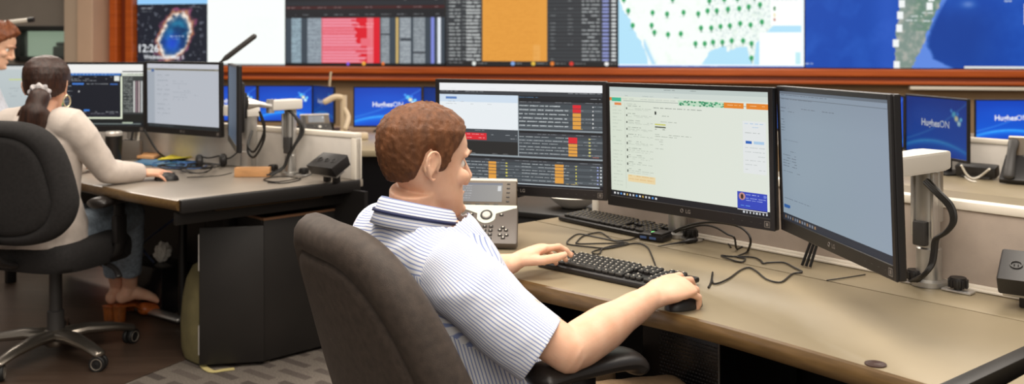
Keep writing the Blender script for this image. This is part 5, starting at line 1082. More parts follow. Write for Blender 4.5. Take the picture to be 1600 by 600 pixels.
def hand(bm, w, d, nrm, side, curl, thumb, sc=1., spread=.1, lens=(.070, .078, .072, .056)):
    """wrist point, direction to the knuckles, back-of-hand normal, +1/-1 for where the thumb is; curl = per finger bend angles"""
    d = V(d).normalized(); nrm = (V(nrm)-d*V(nrm).dot(d)).normalized(); s = nrm.cross(d)*side; w = V(w)
    L = .088*sc
    tube(bm, [w-d*.012, w+d*L*.15, w+d*L*.45, w+d*L*.8, w+d*L*1.0], [(.021*sc, .029*sc), (.020*sc, .031*sc), (.0185*sc, .039*sc), (.0145*sc, .0415*sc), (.0115*sc, .040*sc)], 20, up=nrm, round_ends=True)
    tips = []
    for k, off in enumerate((.0305, .0105, -.0105, -.030)):
        p = w+d*(L*(1.0-(.0, -.04, .02, .10)[k]))+s*off*sc-nrm*(.002+.002*abs(k-1)); ang = 0.; dr = (d+s*spread*(1.2, .3, -.5, -1.3)[k]).normalized(); pts = [p-dr*.018]; rr = [.0088*sc]
        fl = lens[k]*sc; pts.append(p); rr.append(.0094*sc if k < 3 else .0082*sc)
        for j, fr in enumerate((.46, .30, .24)):
            ang += curl[k][j]; v = dr*math.cos(ang)-nrm*math.sin(ang); p = p+v*fl*fr; pts.append(p); rr.append((.0084, .0076, .0064)[j]*sc*(1 if k < 3 else .88))
        q = [pts[0]]; qr = [rr[0]]
        for i in range(1, len(pts)):
            q.append(pts[i-1].lerp(pts[i], .5)); qr.append((rr[i-1]+rr[i])/2*.94); q.append(pts[i]); qr.append(rr[i]*1.04)
        tube(bm, q, qr, 12, round_ends=True); tips.append((pts[-1], v, nrm*math.cos(ang)+dr*math.sin(ang)))
    b = w+d*L*.22+s*.024*sc-nrm*.004; pts = [b-d*.01-s*.01, b]; rr = [.013*sc, .0135*sc]; p = b
    for (a, c, e), l, r in zip(thumb, (.044, .032, .025), (.0115, .0105, .008)):
        v = (d*a+s*c+nrm*e).normalized(); p = p+v*l*sc; pts.append(p); rr.append(r*sc)
    tube(bm, pts, rr, 12, round_ends=True); tips.append((p, v, nrm)); return tips
def torso(bm, rings, left, seg=28):
    """rings: (centre, half width along `left`, half depth)"""
    R_ = []; left = V(left).normalized()
    P_ = [V(r[0]) for r in rings]
    for i, (c, a, b) in enumerate(rings):
        t = (P_[min(i+1, len(P_)-1)]-P_[max(0, i-1)]).normalized(); l = (left-t*left.dot(t)).normalized(); f = t.cross(l)
        R_.append([bm.verts.new(V(c)+l*(math.copysign(abs(math.cos(q))**.8, math.cos(q))*a)+f*(math.copysign(abs(math.sin(q))**.9, math.sin(q))*b)) for q in [math.tau*k/seg for k in range(seg)]])
    for A, B in zip(R_, R_[1:]):
        for k in range(seg): bm.faces.new((A[k], A[(k+1) % seg], B[(k+1) % seg], B[k]))
    bm.faces.new(R_[0][::-1]); bm.faces.new(R_[-1])
def shell(name, bm, ms, parent, voxel=.006, sm=6, folds=.0, fscale=14., stretch=(1, 1, 1), cuts=(), attr=None):
    """clothing: fused, wrinkled, opened at the hems in `cuts` (point, outward axis, radius)"""
    b = fuse(bm, voxel, sm)
    if folds:
        for v in b.verts:
            c = V((v.co.x*stretch[0], v.co.y*stretch[1], v.co.z*stretch[2])); k = noise.fractal(c*fscale, 1., 2., 3); k2 = 1-abs(noise.noise(c*fscale*.7+V((3, 1, 2))))*2
            v.co += v.normal*(folds*(.5*k+.6*k2))
    for p, ax, r in cuts:
        p = V(p); ax = V(ax).normalized(); fs = [f for f in b.faces if (f.calc_center_median()-p).length < r]; g_ = set(fs); [g_.update(f.edges) or g_.update(f.verts) for f in fs]; bmesh.ops.bisect_plane(b, geom=list(g_), plane_co=p, plane_no=ax, clear_outer=True)
    bmesh.ops.delete(b, geom=[v for v in b.verts if not v.link_faces], context='VERTS')
    bmesh.ops.recalc_face_normals(b, faces=b.faces)
    me = bpy.data.meshes.new(name); b.to_mesh(me); b.free(); me.polygons.foreach_set('use_smooth', [True]*len(me.polygons))
    o = link_mesh(name, me, ms, parent, True)
    if attr:
        a = me.attributes.new('stripe', 'FLOAT', 'CORNER'); vals = np.zeros(len(me.loops), np.float32)
        for p in me.polygons:
            fn = attr(p.center, p.normal)
            for li in p.loop_indices: vals[li] = fn(me.vertices[me.loops[li].vertex_index].co)
        a.data.foreach_set('value', vals)
    s = o.modifiers.new('thickness', 'SOLIDIFY'); s.thickness = .0025; s.offset = -1
    return o
def person(label, bm, voxel, sm, head_T, m, feat=None):
    b = fuse(bm, voxel, sm, .45)
    inv = head_T.inverted()
    for v in b.verts:                       # eye sockets
        p = inv @ v.co
        if abs(p.x) < .06 and p.y > .05 and abs(p.z) < .03:
            for s in (-1, 1): d = ((p.x-s*.032)/.016)**2+((p.z-.004)/.011)**2; v.co -= head_T.to_3x3() @ V((0, .010*math.exp(-d), 0))
    me = bpy.data.meshes.new('person'); b.to_mesh(me); b.free(); me.polygons.foreach_set('use_smooth', [True]*len(me.polygons))
    o = link_mesh('person', me, m); tag(o, label, 'person'); return o
def face_parts(o, T, hairm, skin):
    for s in (-1, 1):
        bm = NB(); ellipsoid(bm, T @ V((s*.032, .0700, .004)), (.0120, .0120, .0120), seg=16); e = obj('eye', bm, 'eye', o, True)
        bm = NB(); ellipsoid(bm, T @ V((s*.033, .0812, .004)), (.0055, .002, .0055), T.to_3x3(), seg=12); obj('iris', bm, 'iris', e); bpy.data.objects[e.children[0].name].matrix_parent_inverse = Matrix.Identity(4)
        bm = NB(); tube(bm, [T @ V((s*.012, .0985, .026)), T @ V((s*.03, .0985, .031)), T @ V((s*.05, .081, .024))], [.002, .0032, .0015], 6, round_ends=True); obj('eyebrow', bm, hairm, o, True)
    bm = NB(); tube(bm, [T @ V((-.02, .0905, -.0655)), T @ V((0, .1, -.0655)), T @ V((.02, .0905, -.0655))], [.001, .0035, .001], 6, round_ends=True); obj('lips', bm, 'lip', o, True)
def hair_cap(name, parent, T, m, line, thick, seed=0., rough=.004, NA=150, NE=80, el0=-62, lock=16.):
    """hair grown from the skull: line(az) = lowest elevation with hair, thick(az, el) = depth"""
    h = NB(); head_loft(h, Matrix.Identity(4)); bv = BVHTree.FromBMesh(h); h.free(); C0 = V((0, -.006, .012)); b = NB(); rows = []
    for j in range(NE+1):
        el = el0+(90-el0)*j/NE; row = []
        for i in range(NA):
            az = 360*i/NA-180; e_, a_ = math.radians(el), math.radians(az); d = V((math.sin(a_)*math.cos(e_), math.cos(a_)*math.cos(e_), math.sin(e_)))
            hit = bv.ray_cast(C0+d*.4, -d)[0]; r = (hit-C0).length if hit else .05
            k = (el-line(az))/9.; k = max(-1., min(1., k+.35*noise.noise(V((az*.16, el*.05, seed))))); k = k if k < 0 else k*k*(3-2*k)
            nz = noise.fractal(V((d.x*lock, d.y*lock, d.z*lock*.6+seed)), 1., 2., 3); n2 = 1-2*abs(noise.noise(V((az*.22+4*math.sin(el*.04), el*.03, seed+5))))
            th = (thick(az, el)+rough*nz+rough*.6*n2)*k if k > 0 else -.012*min(1, -k*1.5)
            row.append(b.verts.new(T @ (C0+d*(r+th))))
        rows.append(row)
    for A, B in zip(rows, rows[1:]):
        for i in range(NA): b.faces.new((A[i], A[(i+1) % NA], B[(i+1) % NA], B[i]))
    b.faces.new(rows[0][::-1]); bmesh.ops.remove_doubles(b, verts=b.verts, dist=.0002)
    return obj(name, b, m, parent, True, angle=3.)
def interp(*kv): xs, ys = zip(*kv); return lambda a: float(np.interp(abs(a), xs, ys))
def body_root(o, p): origin_to(o, p); ROOTM[o.name] = Matrix.Translation(o.location)
# ================================================================ the seated man
f_ = V((.766, .643, 0)); l_ = V((-.643, .766, 0))
shR, shL = V((-.115, 1.93, .872)), V((-.315, 2.19, .905)); elR, wrR = V((.112, 1.895, .722)), V((.305, 2.083, .781)); elL, wrL = V((-.24, 2.40, .735)), V((.0, 2.40, .781))
pel = V((-.083, 2.15, .46)); nb_ = V((-.212, 2.05, .955))
hyaw = rad(35.)-math.pi/2; HC = V((-.19, 2.057, 1.074)); TH = Matrix.Translation(HC) @ Matrix.Rotation(hyaw, 4, 'Z') @ Matrix.Rotation(rad(-4), 4, 'X')
TR = [(pel+V((0, 0, -.07)), .15, .10), (pel, .175, .125), (V((-.095, 2.14, .60)), .16, .125), (V((-.135, 2.105, .74)), .165, .125), (V((-.175, 2.075, .85)), .165, .115), (V((-.196, 2.06, .92)), .125, .085), (V((-.205, 2.055, .95)), .075, .065)]
bm = NB(); torso(bm, [(c, a*.93, b*.93) for c, a, b in TR], l_)
tube(bm, [nb_-V((0, 0, .03)), nb_, V((-.207, 2.053, .995)), HC+TH.to_3x3() @ V((0, -.018, -.05))], [.066, .064, .058, .056], 18)
head_loft(bm, TH); head_features(bm, TH)
def limb(bm, pts, r, **k):
    n_ = 5; P2 = smooth_path(pts, n_); rr = [x if isinstance(x, tuple) else (x, x) for x in r]; R2 = []
    for i in range(len(rr)-1): R2 += [tuple(rr[i][j]+(rr[i+1][j]-rr[i][j])*(t*t*(3-2*t)) for j in (0, 1)) for t in [q/n_ for q in range(n_)]]
    tube(bm, P2, R2+[rr[-1]], 32, round_ends=True, **k)
fa = (wrR-elR)
limb(bm, [shR, shR.lerp(elR, .4), shR.lerp(elR, .85), elR], [.052, .050, .044, .043]); limb(bm, [elR, elR+fa*.16, elR+fa*.38, elR+fa*.7, wrR-fa*.02], [.042, .047, .0465, .036, (.026, .030)], up=(0, 0, 1))
fl = wrL-elL; limb(bm, [shL, shL.lerp(elL, .5), elL], [.052, .048, .042]); limb(bm, [elL, elL+fl*.3, elL+fl*.7, wrL], [.042, .044, .035, (.025, .029)], up=(0, 0, 1))
kR, kL_ = V((.375, 2.33, .445)), V((.20, 2.53, .45)); aR, aL = V((.28, 2.23, .09)), V((.25, 2.58, .09)); hR, hL = pel-l_*.095+V((0, 0, .0)), pel+l_*.095
for h_k, k_k, a_k in ((hR, kR, aR), (hL, kL_, aL)):
    limb(bm, [h_k, h_k.lerp(k_k, .5), k_k], [.088, .075, .058]); limb(bm, [k_k, k_k.lerp(a_k, .35), a_k], [.056, .054, .036]); limb(bm, [a_k-f_*.03-V((0, 0, .04)), a_k+f_*.16-V((0, 0, .055))], [.035, .026])
tipsR = hand(bm, wrR, (.105, .078, .020), (-.05, -.38, 1), 1, [(.22, .62, .40), (.28, .74, .42), (.45, .85, .5), (.55, .90, .5)], [(.75, .45, -.25), (.9, .1, -.15), (.95, 0, -.1)], 1.12, .13)
tipsL = hand(bm, wrL, (.092, .078, .034), (-.28, .16, 1), -1, [(.30, .55, .3), (.38, .66, .4), (.42, .7, .4), (.42, .7, .4)], [(.80, .56, -.40), (.95, .28, -.26), (1, .10, -.14)], 1.08, .13)
man = person('man in a striped short-sleeved shirt typing at the long desk', bm, .0029, 5, TH, 'skin'); body_root(man, (pel.x, pel.y, 0))
face_parts(man, TH, 'hair_brown', 'skin')
for (p, v, n_) in tipsL[4:]+tipsL[:1]:
    bm = NB(); n2 = (n_-v*n_.dot(v)).normalized(); s2 = v.cross(n2); ellipsoid(bm, p+n2*.0062-v*.001, (.0058, .0075, .0018), Matrix((s2, v, n2)).transposed(), seg=10); obj('fingernail', bm, mat('nail', (236, 196, 172), .3) if 'nail' not in MATS else MATS['nail'], man, True)
hl = interp((0, 41), (25, 39), (42, 31), (54, 22), (68, 6), (76, -16), (86, -20), (92, -8), (98, 14), (106, 20), (114, 12), (120, -8), (129, -28), (142, -38), (180, -43))
hair_cap('hair', man, TH, 'hair_brown', hl, lambda az, el: .0070+.007*max(0, math.sin(math.radians(el)))+.004*max(0, 1-abs(az)/60)*max(0, math.sin(math.radians(el)))+.003*max(0, 1-abs(abs(az)-180)/60), 2., .0026)
# shirt
uR = (elR-shR).normalized(); hemR = shR+(elR-shR)*.80; uL = (elL-shL).normalized(); hemL = shL+(elL-shL)*.8
DR = V((-.010, .0, -.030))
bm = NB(); torso(bm, [(c, a*1.03+.004, b*1.05+.004) for c, a, b in TR[1:5]]+[(TR[5][0], .134, .108)]+[(TR[6][0]+V((0, 0, .016)), .090, .086)], l_)
inR = (shL-shR).normalized()
for s_, h_, u_, i_ in ((shR, hemR, uR, inR), (shL, hemL, uL, -inR)):
    e_ = h_+u_*.03+DR; tube(bm, [s_+i_*.10+V((0, 0, .008)), s_+i_*.03, s_+u_*.05+DR*.35, s_.lerp(h_, .55)+DR*.85, e_], [(.066, .072), (.068, .072), (.071, .072), (.075, .070), (.076, .068)], 24, round_ends=False, up=i_)
def stripe_fn(c, n):
    for s_, u_, i_ in ((shR, uR, inR), (shL, uL, -inR)):
        q = c-s_; 
        if q.dot(u_) > -.10 and (q-u_*q.dot(u_)).length < .115 and q.dot((u_*.35-i_).normalized()) > -.028 and q.length < .36:
            r1 = (i_-u_*i_.dot(u_)).normalized(); r2 = u_.cross(r1)
            return lambda p, s_=s_, r1=r1, r2=r2: math.atan2((p-s_).dot(r2), -(p-s_).dot(r1))*.078/.0074
    cz = V((-.15, 2.09, 0)); back = (c-cz).dot(f_)
    if c.z > .865: return lambda p: (p.z*.75+(p-cz).dot(f_)*.9)/.0078
    def fl_(p): ax = V((-.083, 2.15, 0)).lerp(V((-.196, 2.06, 0)), (p.z-.46)/.46); ax.z = p.z; return math.atan2((p-ax).dot(l_), -(p-ax).dot(f_))*.145/.0080
    def fb_(p): ax = V((-.083, 2.15, 0)).lerp(V((-.196, 2.06, 0)), (p.z-.46)/.46); ax.z = p.z; return (p-ax).dot(f_-l_)*.8/.0080
    ac = V((-.083, 2.15, 0)).lerp(V((-.196, 2.06, 0)), (c.z-.46)/.46); return fb_ if (c-ac).dot(f_) < .07 else fl_
shell('shirt', bm, 'shirt', man, .0055, 6, .0095, 9., (1, 1, 1), [(hemR+DR, uR, .14), (hemL+DR, uL, .14), (TR[6][0]+V((0, 0, .006)), (-.0, .0, 1), .11)], stripe_fn)
# collar band, tilted forward, with the lanyard round it
def collar(rows, tiltf, c, m, name, seg=64, open_=.0, stripes=True, parent=man, fwd=f_, lft=l_):
    bm = NB(); R_ = []
    for r, z in rows:
        R_.append([bm.verts.new(c+fwd*(math.cos(a)*r*1.03)+lft*(math.sin(a)*r)+V((0, 0, z-tiltf*math.cos(a)))) for a in [open_+(math.tau-2*open_)*k/seg for k in range(seg+1)]])
    for A, B in zip(R_, R_[1:]):
        for k in range(seg): bm.faces.new((A[k], A[k+1], B[k+1], B[k]))
    o = obj(name, bm, m, parent, True, angle=2.)
    if stripes:
        me = o.data; at = me.attributes.new('stripe', 'FLOAT', 'CORNER'); vals = [((me.vertices[l.vertex_index].co.z-c.z+tiltf*math.cos(math.atan2((me.vertices[l.vertex_index].co-c).dot(lft), (me.vertices[l.vertex_index].co-c).dot(fwd))))/.0062) for l in me.loops]; at.data.foreach_set('value', vals)
    s = o.modifiers.new('thickness', 'SOLIDIFY'); s.thickness = .003; s.offset = 0; return o
cc = V((-.205, 2.052, .972))
shirt_o = [c for c in man.children if c.name.startswith('shirt')][0]
collar([(.066, -.006), (.0700, .014), (.0735, .018), (.079, .012), (.088, -.014), (.097, -.036)], .020, cc, 'shirt', 'collar', open_=.16)
collar([(.0900, -.006), (.0925, -.0125)], .022, cc, 'navy', 'lanyard', stripes=False, open_=.25)
# trousers
bm = NB(); torso(bm, [(pel+V((0, 0, -.085)), .165, .12), (pel, .19, .14), (pel+V((-.01, 0, .09)), .178, .138)], l_)
for h_k, k_k, a_k in ((hR, kR, aR), (hL, kL_, aL)):
    tube(bm, [h_k, h_k.lerp(k_k, .3), h_k.lerp(k_k, .75), k_k], [.105, .098, .084, .076], 18, round_ends=True); tube(bm, [k_k, k_k.lerp(a_k, .15), k_k.lerp(a_k, .6), a_k+V((0, 0, .03))], [.074, .074, .066, .06], 18)
shell('trousers', bm, 'khaki', man, .008, 5, .005, 12.)
for a_k in (aR, aL):
    bm = NB(); q = a_k.copy(); q.z = 0; tube(bm, [q-f_*.07+V((0, 0, .045)), q+V((0, 0, .05)), q+f_*.10+V((0, 0, .04)), q+f_*.2+V((0, 0, .03))], [(.042, .036), (.05, .042), (.038, .046), (.026, .036)], 14, up=(0, 0, 1), round_ends=True); obj('shoe', bm, 'black_plastic', man, True)
bm = NB(); q = pel-l_*.0; ring = [q+f_*(math.cos(a)*.145)+l_*(math.sin(a)*.196)+V((0, 0, .07)) for a in [math.tau*k/40 for k in range(41)]]; tube(bm, ring, (.016, .003), 8, up=(0, 0, 1)); obj('belt', bm, 'black_plastic', man, True)
mq = wrR+V((.105, .085, 0)).normalized()*.105; mouse((mq.x, mq.y, DZ+.001), math.atan2(.085, .105)-math.pi/2, 'black computer mouse under the seated man\'s hand')
chy = math.atan2(f_.y, f_.x)-math.pi/2; sc_ = pel+f_*.10
office_chair('dark brown-black office chair the man in the striped shirt sits on', (-.033, 2.185, 0), rad(33-90), seat_z=.385, tilt=21., bw=.69, bh=.62, back_y=-.215, back_z0=.0, arm_z=.287, arm_y=.04, arm_x=.285, pad_l=.24, taper=.36)
# ================================================================ the woman at the cluttered desk
wf = V((.25, .968, 0)).normalized(); wl = V((-wf.y, wf.x, 0))
wp0 = V((-1.955, 3.985, .565)); wn = V((-1.945, 3.945, 1.055)); hf = V((-.20, .98, 0)).normalized(); HW = V((-1.945, 3.99, 1.148)); TW = Matrix.Translation(HW) @ Matrix.Rotation(math.atan2(hf.y, hf.x)-math.pi/2, 4, 'Z') @ Matrix.Rotation(rad(-6), 4, 'X')
wsR, wsL = V((-1.795, 3.91, 1.005)), V((-2.11, 4.0, 1.005)); weR, wwR = V((-1.705, 4.015, .80)), V((-1.615, 4.165, .773)); weL, wwL = V((-2.10, 4.20, .80)), V((-1.98, 4.40, .775))
WT = [(wp0+V((0, 0, -.07)), .15, .10), (wp0, .17, .115), (wp0+V((0, -.01, .13)), .132, .095), (wp0+V((0, -.02, .27)), .145, .105), (wp0+V((.003, -.03, .38)), .15, .10), (wp0+V((.006, -.035, .445)), .105, .07), (wp0+V((.01, -.035, .475)), .06, .052)]
bm = NB(); torso(bm, [(c, a*.92, b*.92) for c, a, b in WT], wl); tube(bm, [wn-V((0, 0, .03)), wn, HW+TW.to_3x3() @ V((0, -.02, -.05))], [.055, .05, .047], 16); head_loft(bm, TW, True); head_features(bm, TW, .97)
for s_, e_, w_2 in ((wsR, weR, wwR), (wsL, weL, wwL)):
    limb(bm, [s_, s_.lerp(e_, .5), e_], [.046, .042, .036]); limb(bm, [e_, e_.lerp(w_2, .35), w_2], [.036, .036, (.021, .026)], up=(0, 0, 1))
whR, whL = wp0-wl*.085+V((0, 0, -.03)), wp0+wl*.085+V((0, 0, -.03)); wkR, wkL = P(203, 335, 4.40), P(165, 335, 4.46); waR, waL = P(203, 446, 4.62), P(184, 447, 4.66)
for h_k, k_k, a_k in ((whR, wkR, waR), (whL, wkL, waL)):
    limb(bm, [h_k, h_k.lerp(k_k, .5), k_k], [.08, .068, .052]); limb(bm, [k_k, k_k.lerp(a_k, .35), a_k], [.05, .05, .034])
ft = V((.80, .60, 0)).normalized(); ftA = V((.45, .9, 0)).normalized()
def bare_foot(bm, a, d, z0):
    a = V(a); h = V((a.x, a.y, z0))-d*.035; tube(bm, [a, a.lerp(h, .55), h+V((0, 0, .034))], [.034, .034, .030], 14, round_ends=True); tube(bm, [h+V((0, 0, .03)), h+d*.06+V((0, 0, .045)), h+d*.12+V((0, 0, .02)), h+d*.18+V((0, 0, -.018))], [(.03, .03), (.034, .033), (.024, .036), (.014, .030)], 14, up=(0, 0, 1), round_ends=True); return h
hb = bare_foot(bm, waR, ft, .085); ha = bare_foot(bm, waL, ftA, .075)
hand(bm, wwR, (1, .02, .03), (-.1, -.12, 1), 1, [(.25, .35, .25), (.25, .4, .25), (.3, .4, .3), (.35, .4, .3)], [(.7, .6, -.2), (.95, .15, -.1), (1, 0, 0)], .93, .12); hand(bm, wwL, wf, (0, 0, 1), -1, [(.25, .4, .3)]*4, [(.7, .6, -.2), (.95, .15, -.1), (1, 0, 0)], .93)
wom = person('woman with a dark ponytail in a pale blouse, seen from behind', bm, .0040, 5, TW, 'skin_pale'); body_root(wom, (wp0.x, wp0.y, 0)); face_parts(wom, TW, 'hair_dark', 'skin_pale')
hair_cap('hair', wom, TW, 'hair_dark', interp((0, 40), (40, 34), (62, 10), (78, -4), (88, 4), (96, 4), (108, -22), (140, -40), (180, -44)), lambda az, el: .009+.007*max(0, math.sin(math.radians(el)))+.008*max(0, min(1, (abs(az)-70)/40)), 7., .0016, lock=6.)
bm = NB(); sq = HW-hf*.108+V((0, 0, -.012)); tube(bm, smooth_path([sq+hf*.03, sq-hf*.015+V((0, 0, -.02)), sq-hf*.03+V((-.012, 0, -.08)), sq-hf*.025+V((-.03, 0, -.16)), sq-hf*.0+V((-.045, 0, -.23)), sq+hf*.01+V((-.055, 0, -.28))], 5), [.028]*4+[.042]*5+[.054]*6+[.052]*5+[.04]*4+[.022]*2, 16, round_ends=True)
for v in bm.verts: v.co += v.normal*0 if False else V((noise.noise(v.co*40), noise.noise(v.co*40+V((5, 0, 0))), 0))*.005
obj('ponytail', bm, 'hair_dark', wom, True, angle=3.)
bm = NB(); ax = (hf*.9+V((0, 0, .45))).normalized(); torus(bm, .026, .017, Matrix.Translation(sq-hf*.002) @ ax.to_track_quat('Z', 'Y').to_matrix().to_4x4(), 48, 12, fn=lambda a: 1+.22*math.sin(a*9)); obj('scrunchie', bm, 'scrunchie', wom, True)
for s in (1,):
    bm = NB(); ec = TW @ V((s*.0795, -.006, -.052)); torus(bm, .024, .0032, Matrix.Translation(ec) @ TW.to_3x3().to_4x4() @ Matrix.Rotation(rad(70), 4, 'Z') @ Matrix.Rotation(math.pi/2, 4, 'X'), 28, 8); obj('hoop_earring', bm, 'gold', wom, True)
wuR = (weR-wsR).normalized(); cuR, cuL = wwR-(wwR-weR).normalized()*.012, wwL-(wwL-weL).normalized()*.012
bm = NB(); torso(bm, [(WT[0][0]+V((0, -.02, .0)), .185, .14), (c0_ := wp0+V((0, -.01, .03)), .182, .13)]+[(c, a*1.05+.008, b*1.06+.012) for c, a, b in WT[2:6]]+[(WT[6][0]+V((0, 0, .005)), .066, .058)], wl)
for s_, e_, w_2, i_ in ((wsR, weR, cuR, wl), (wsL, weL, cuL, -wl)):
    u2 = (w_2-e_).normalized(); tube(bm, [s_+i_*.08, s_+i_*.02, s_.lerp(e_, .3), s_.lerp(e_, .75), e_], [.070, .072, .062, .053, .050], 20, round_ends=True); tube(bm, [e_, e_.lerp(w_2, .3), e_.lerp(w_2, .75), w_2+u2*.03], [.050, .051, .044, (.034, .039)], 20, round_ends=True, up=(0, 0, 1))
shell('blouse', bm, 'blouse', wom, .0065, 5, .0055, 10., (1, 1, 1), [(cuR, cuR-weR, .08), (cuL, cuL-weL, .08), (WT[6][0]+V((0, 0, .0)), (0, 0, 1), .09)])
bm = NB(); torso(bm, [(wp0+V((0, .0, -.12)), .16, .12), (wp0+V((0, 0, -.03)), .18, .135), (wp0+V((0, 0, .06)), .165, .12)], wl)
for h_k, k_k, a_k in ((whR, wkR, waR), (whL, wkL, waL)):
    tube(bm, [h_k, h_k.lerp(k_k, .4), k_k], [.09, .08, .066], 18, round_ends=True); tube(bm, [k_k, k_k.lerp(a_k, .4), k_k.lerp(a_k, .80)], [.064, .06, .052], 18)
shell('jeans', bm, 'jeans', wom, .008, 4, .004, 14.)
for h, d, z0 in ((hb, ft, .085), (ha, ftA, .075)):
    sh = NB(); g0 = V((h.x, h.y, 0)); tube(sh, [g0-d*.03+V((0, 0, z0-.006)), g0+d*.05+V((0, 0, z0-.012)), g0+d*.13+V((0, 0, .014)), g0+d*.215+V((0, 0, .010))], [(.007, .033), (.007, .035), (.007, .038), (.008, .026)], 12, up=(0, 0, 1), round_ends=True)
    tube(sh, [g0+d*.10+V((0, 0, .045)), g0+d*.15+V((0, 0, .034)), g0+d*.215+V((0, 0, .018))], [(.03, .042), (.028, .044), (.014, .028)], 14, up=(0, 0, 1), round_ends=True); so = obj('mule_shoe', sh, 'tan_leather', wom, True)
    bm = NB(); tube(bm, [g0-d*.012+V((0, 0, .0)), g0-d*.012+V((0, 0, z0-.004))], [.026, .032], 16); ho = obj('block_heel', bm, 'wood_heel', so)
wmq = wwR+V((1, .02, 0))*.105; mouse((wmq.x, wmq.y, DZ+.001), rad(-88), 'black computer mouse under the woman\'s hand')
wcf = V((.34, .94, 0)).normalized(); wcy = math.atan2(wcf.y, wcf.x)-math.pi/2; wsc = V((-1.945, 4.065, 0))
office_chair('black office chair on a dull metal star base, the woman sits on it', (wsc.x-.0, wsc.y-.0, 0), wcy, seat_z=.535, tilt=11., bw=.70, bh=.50, back_y=-.255, back_z0=.005, seat_th=1.6, mats=('fabric_black', 'arm_pad'), arm_z=.15, base_rot=rad(-34)-wcy, arm_y=.08, arm_x=.275)
# ================================================================ the standing man behind her
sf = V((.95, .30, 0)).normalized(); sl = V((-sf.y, sf.x, 0)); HS = P(-8, 71, 5.4); TS_ = Matrix.Translation(HS) @ Matrix.Rotation(math.atan2(sf.y, sf.x)-math.pi/2, 4, 'Z') @ Matrix.Rotation(rad(-24), 4, 'X')
sn = HS-sf*.07+V((0, 0, -.13)); sp0 = V((HS.x-.46, HS.y-.06, .94)); 
ST = [(sp0+V((0, 0, -.08)), .15, .11), (sp0, .165, .12), (sp0.lerp(sn, .33), .155, .115), (sp0.lerp(sn, .62), .17, .125), (sp0.lerp(sn, .85), .165, .10), (sp0.lerp(sn, .95), .12, .08), (sn, .065, .06)]
ssR, ssL = sp0.lerp(sn, .86)-sl*.185, sp0.lerp(sn, .86)+sl*.185; seR, seL = ssR+V((.10, .02, -.26)), ssL+V((.12, .02, -.26)); swR, swL = seR+V((.06, .20, -.10)), seL+V((.10, .16, -.09))
bm = NB(); torso(bm, [(c, a*.93, b*.93) for c, a, b in ST], sl); tube(bm, [sn-(sn-sp0).normalized()*.03, sn, HS+TS_.to_3x3() @ V((0, -.02, -.05))], [.062, .06, .056], 16); head_loft(bm, TS_); head_features(bm, TS_)
sa = []
for s in (-1, 1):
    hk = sp0+sl*.095*s; kk = hk+V((.05, 0, -.43)); ak = hk+V((-.02, 0, -.85)); sa.append((hk, kk, ak)); limb(bm, [hk, hk.lerp(kk, .5), kk], [.088, .075, .058]); limb(bm, [kk, kk.lerp(ak, .4), ak], [.056, .054, .036]); limb(bm, [ak-V((0, 0, .05)), ak+sf*.16-V((0, 0, .06))], [.034, .026])
for s_, e_, w_2 in ((ssR, seR, swR), (ssL, seL, swL)): limb(bm, [s_, s_.lerp(e_, .5), e_], [.05, .046, .04]); limb(bm, [e_, e_.lerp(w_2, .4), w_2], [.04, .04, .026])
hand(bm, swR, (.3, .9, -.2), (0, 0, 1), 1, [(.3, .4, .3)]*4, [(.7, .6, -.2), (.95, .15, -.1), (1, 0, 0)]); hand(bm, swL, (.6, .8, -.2), (0, 0, 1), -1, [(.3, .4, .3)]*4, [(.7, .6, -.2), (.95, .15, -.1), (1, 0, 0)])
stm = person('man with reddish-brown hair standing at the photograph edge, looking down', bm, .005, 4, TS_, 'skin'); body_root(stm, (sp0.x, sp0.y, 0)); face_parts(stm, TS_, 'hair_ginger', 'skin')
hair_cap('hair', stm, TS_, 'hair_ginger', hl, lambda az, el: .010+.016*max(0, math.sin(math.radians(el)))+(.012 if abs(az) < 45 and el > 25 else 0), 9., .004)
bm = NB(); torso(bm, [(c, a*1.04+.006, b*1.05+.008) for c, a, b in ST[1:6]]+[(sn, .072, .066)], sl)
for s_, e_, w_2 in ((ssR, seR, swR), (ssL, seL, swL)): tube(bm, [s_, s_.lerp(e_, .5), e_], [.066, .062, .056], 18, round_ends=True); tube(bm, [e_, e_.lerp(w_2, .4), w_2], [.056, .055, .042], 18)
shell('shirt', bm, 'shirt_pale', stm, .008, 4, .005, 10.)
bm = NB(); torso(bm, [(sp0+V((0, 0, -.12)), .165, .125), (sp0, .178, .132), (sp0+V((0, 0, .05)), .172, .128)], sl)
for hk, kk, ak in sa: tube(bm, [hk, kk, ak+V((0, 0, .0))], [.10, .08, .062], 16, round_ends=True)
shell('trousers', bm, 'dark_grey', stm, .009, 3)
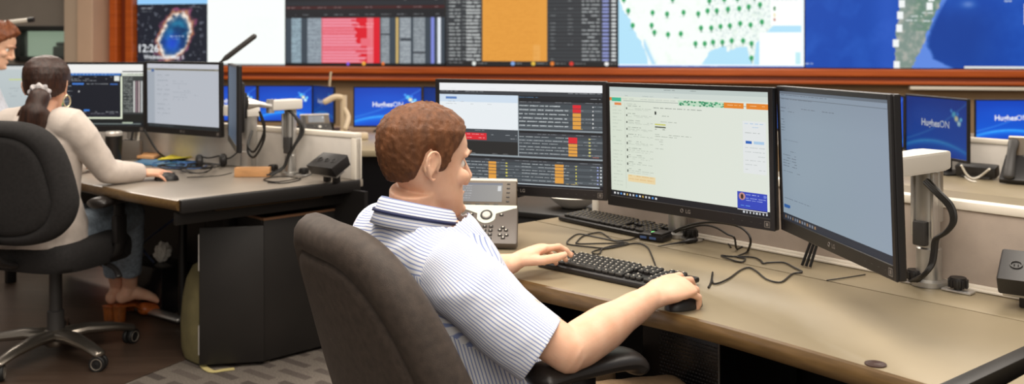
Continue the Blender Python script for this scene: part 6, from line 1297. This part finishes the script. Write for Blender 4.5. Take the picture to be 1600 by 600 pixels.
for hk, kk, ak in sa:
    bm = NB(); q = V((ak.x, ak.y, 0)); tube(bm, [q-sf*.07+V((0, 0, .045)), q+V((0, 0, .05)), q+sf*.10+V((0, 0, .04)), q+sf*.2+V((0, 0, .03))], [(.042, .036), (.05, .042), (.038, .046), (.026, .036)], 14, up=(0, 0, 1), round_ends=True); obj('shoe', bm, 'black_plastic', stm, True)
# ---------------------------------------------------------------- light and camera
w = bpy.data.worlds.new('World'); SC.world = w; w.use_nodes = True; bg = w.node_tree.nodes['Background']; bg.inputs[0].default_value = (*lin((255, 246, 236)), 1); bg.inputs[1].default_value = .34
def area(name, loc, size, power, col=(255, 244, 230), rot=(0, 0, 0), sy=None):
    l = bpy.data.lights.new(name, 'AREA'); l.shape = 'RECTANGLE'; l.size = size; l.size_y = sy or size; l.energy = power; l.color = lin(col); o = bpy.data.objects.new(name, l); COL.objects.link(o); o.location = loc; o.rotation_euler = rot; return o
area('ceiling_light', (-.3, 1.6, 3.1), 1.6, 84); area('ceiling_light', (1.8, 3.0, 3.1), 1.4, 56); area('ceiling_light', (-2.4, 3.6, 3.1), 1.4, 46); area('ceiling_light', (-.2, 5.0, 3.1), 1.6, 56); area('ceiling_light', (-3.8, 7.8, 3.1), 1.8, 110); area('ceiling_light', (1.6, 7.2, 3.1), 2.0, 80); area('ceiling_light', (4.6, 6.2, 3.1), 1.8, 60)
area('ceiling_light', (.2, -1.2, 2.9), 1.8, 60, rot=(rad(35), 0, 0))
cam = bpy.data.cameras.new('camera'); co = bpy.data.objects.new('camera', cam); COL.objects.link(co); SC.camera = co
co.location = (0, 0, CH); co.rotation_euler = (math.pi/2, 0, 0); cam.sensor_width = 36; cam.lens = F/1600*36; cam.shift_y = -(300-VH)/1600; cam.clip_start = .05; cam.clip_end = 60
cam.dof.use_dof = True; cam.dof.focus_distance = 2.25; cam.dof.aperture_fstop = 4.0
SC.view_settings.view_transform = 'Standard'; SC.view_settings.look = 'None'; SC.view_settings.exposure = 0.; SC.view_settings.gamma = 1.
SC.cycles.use_denoising = True
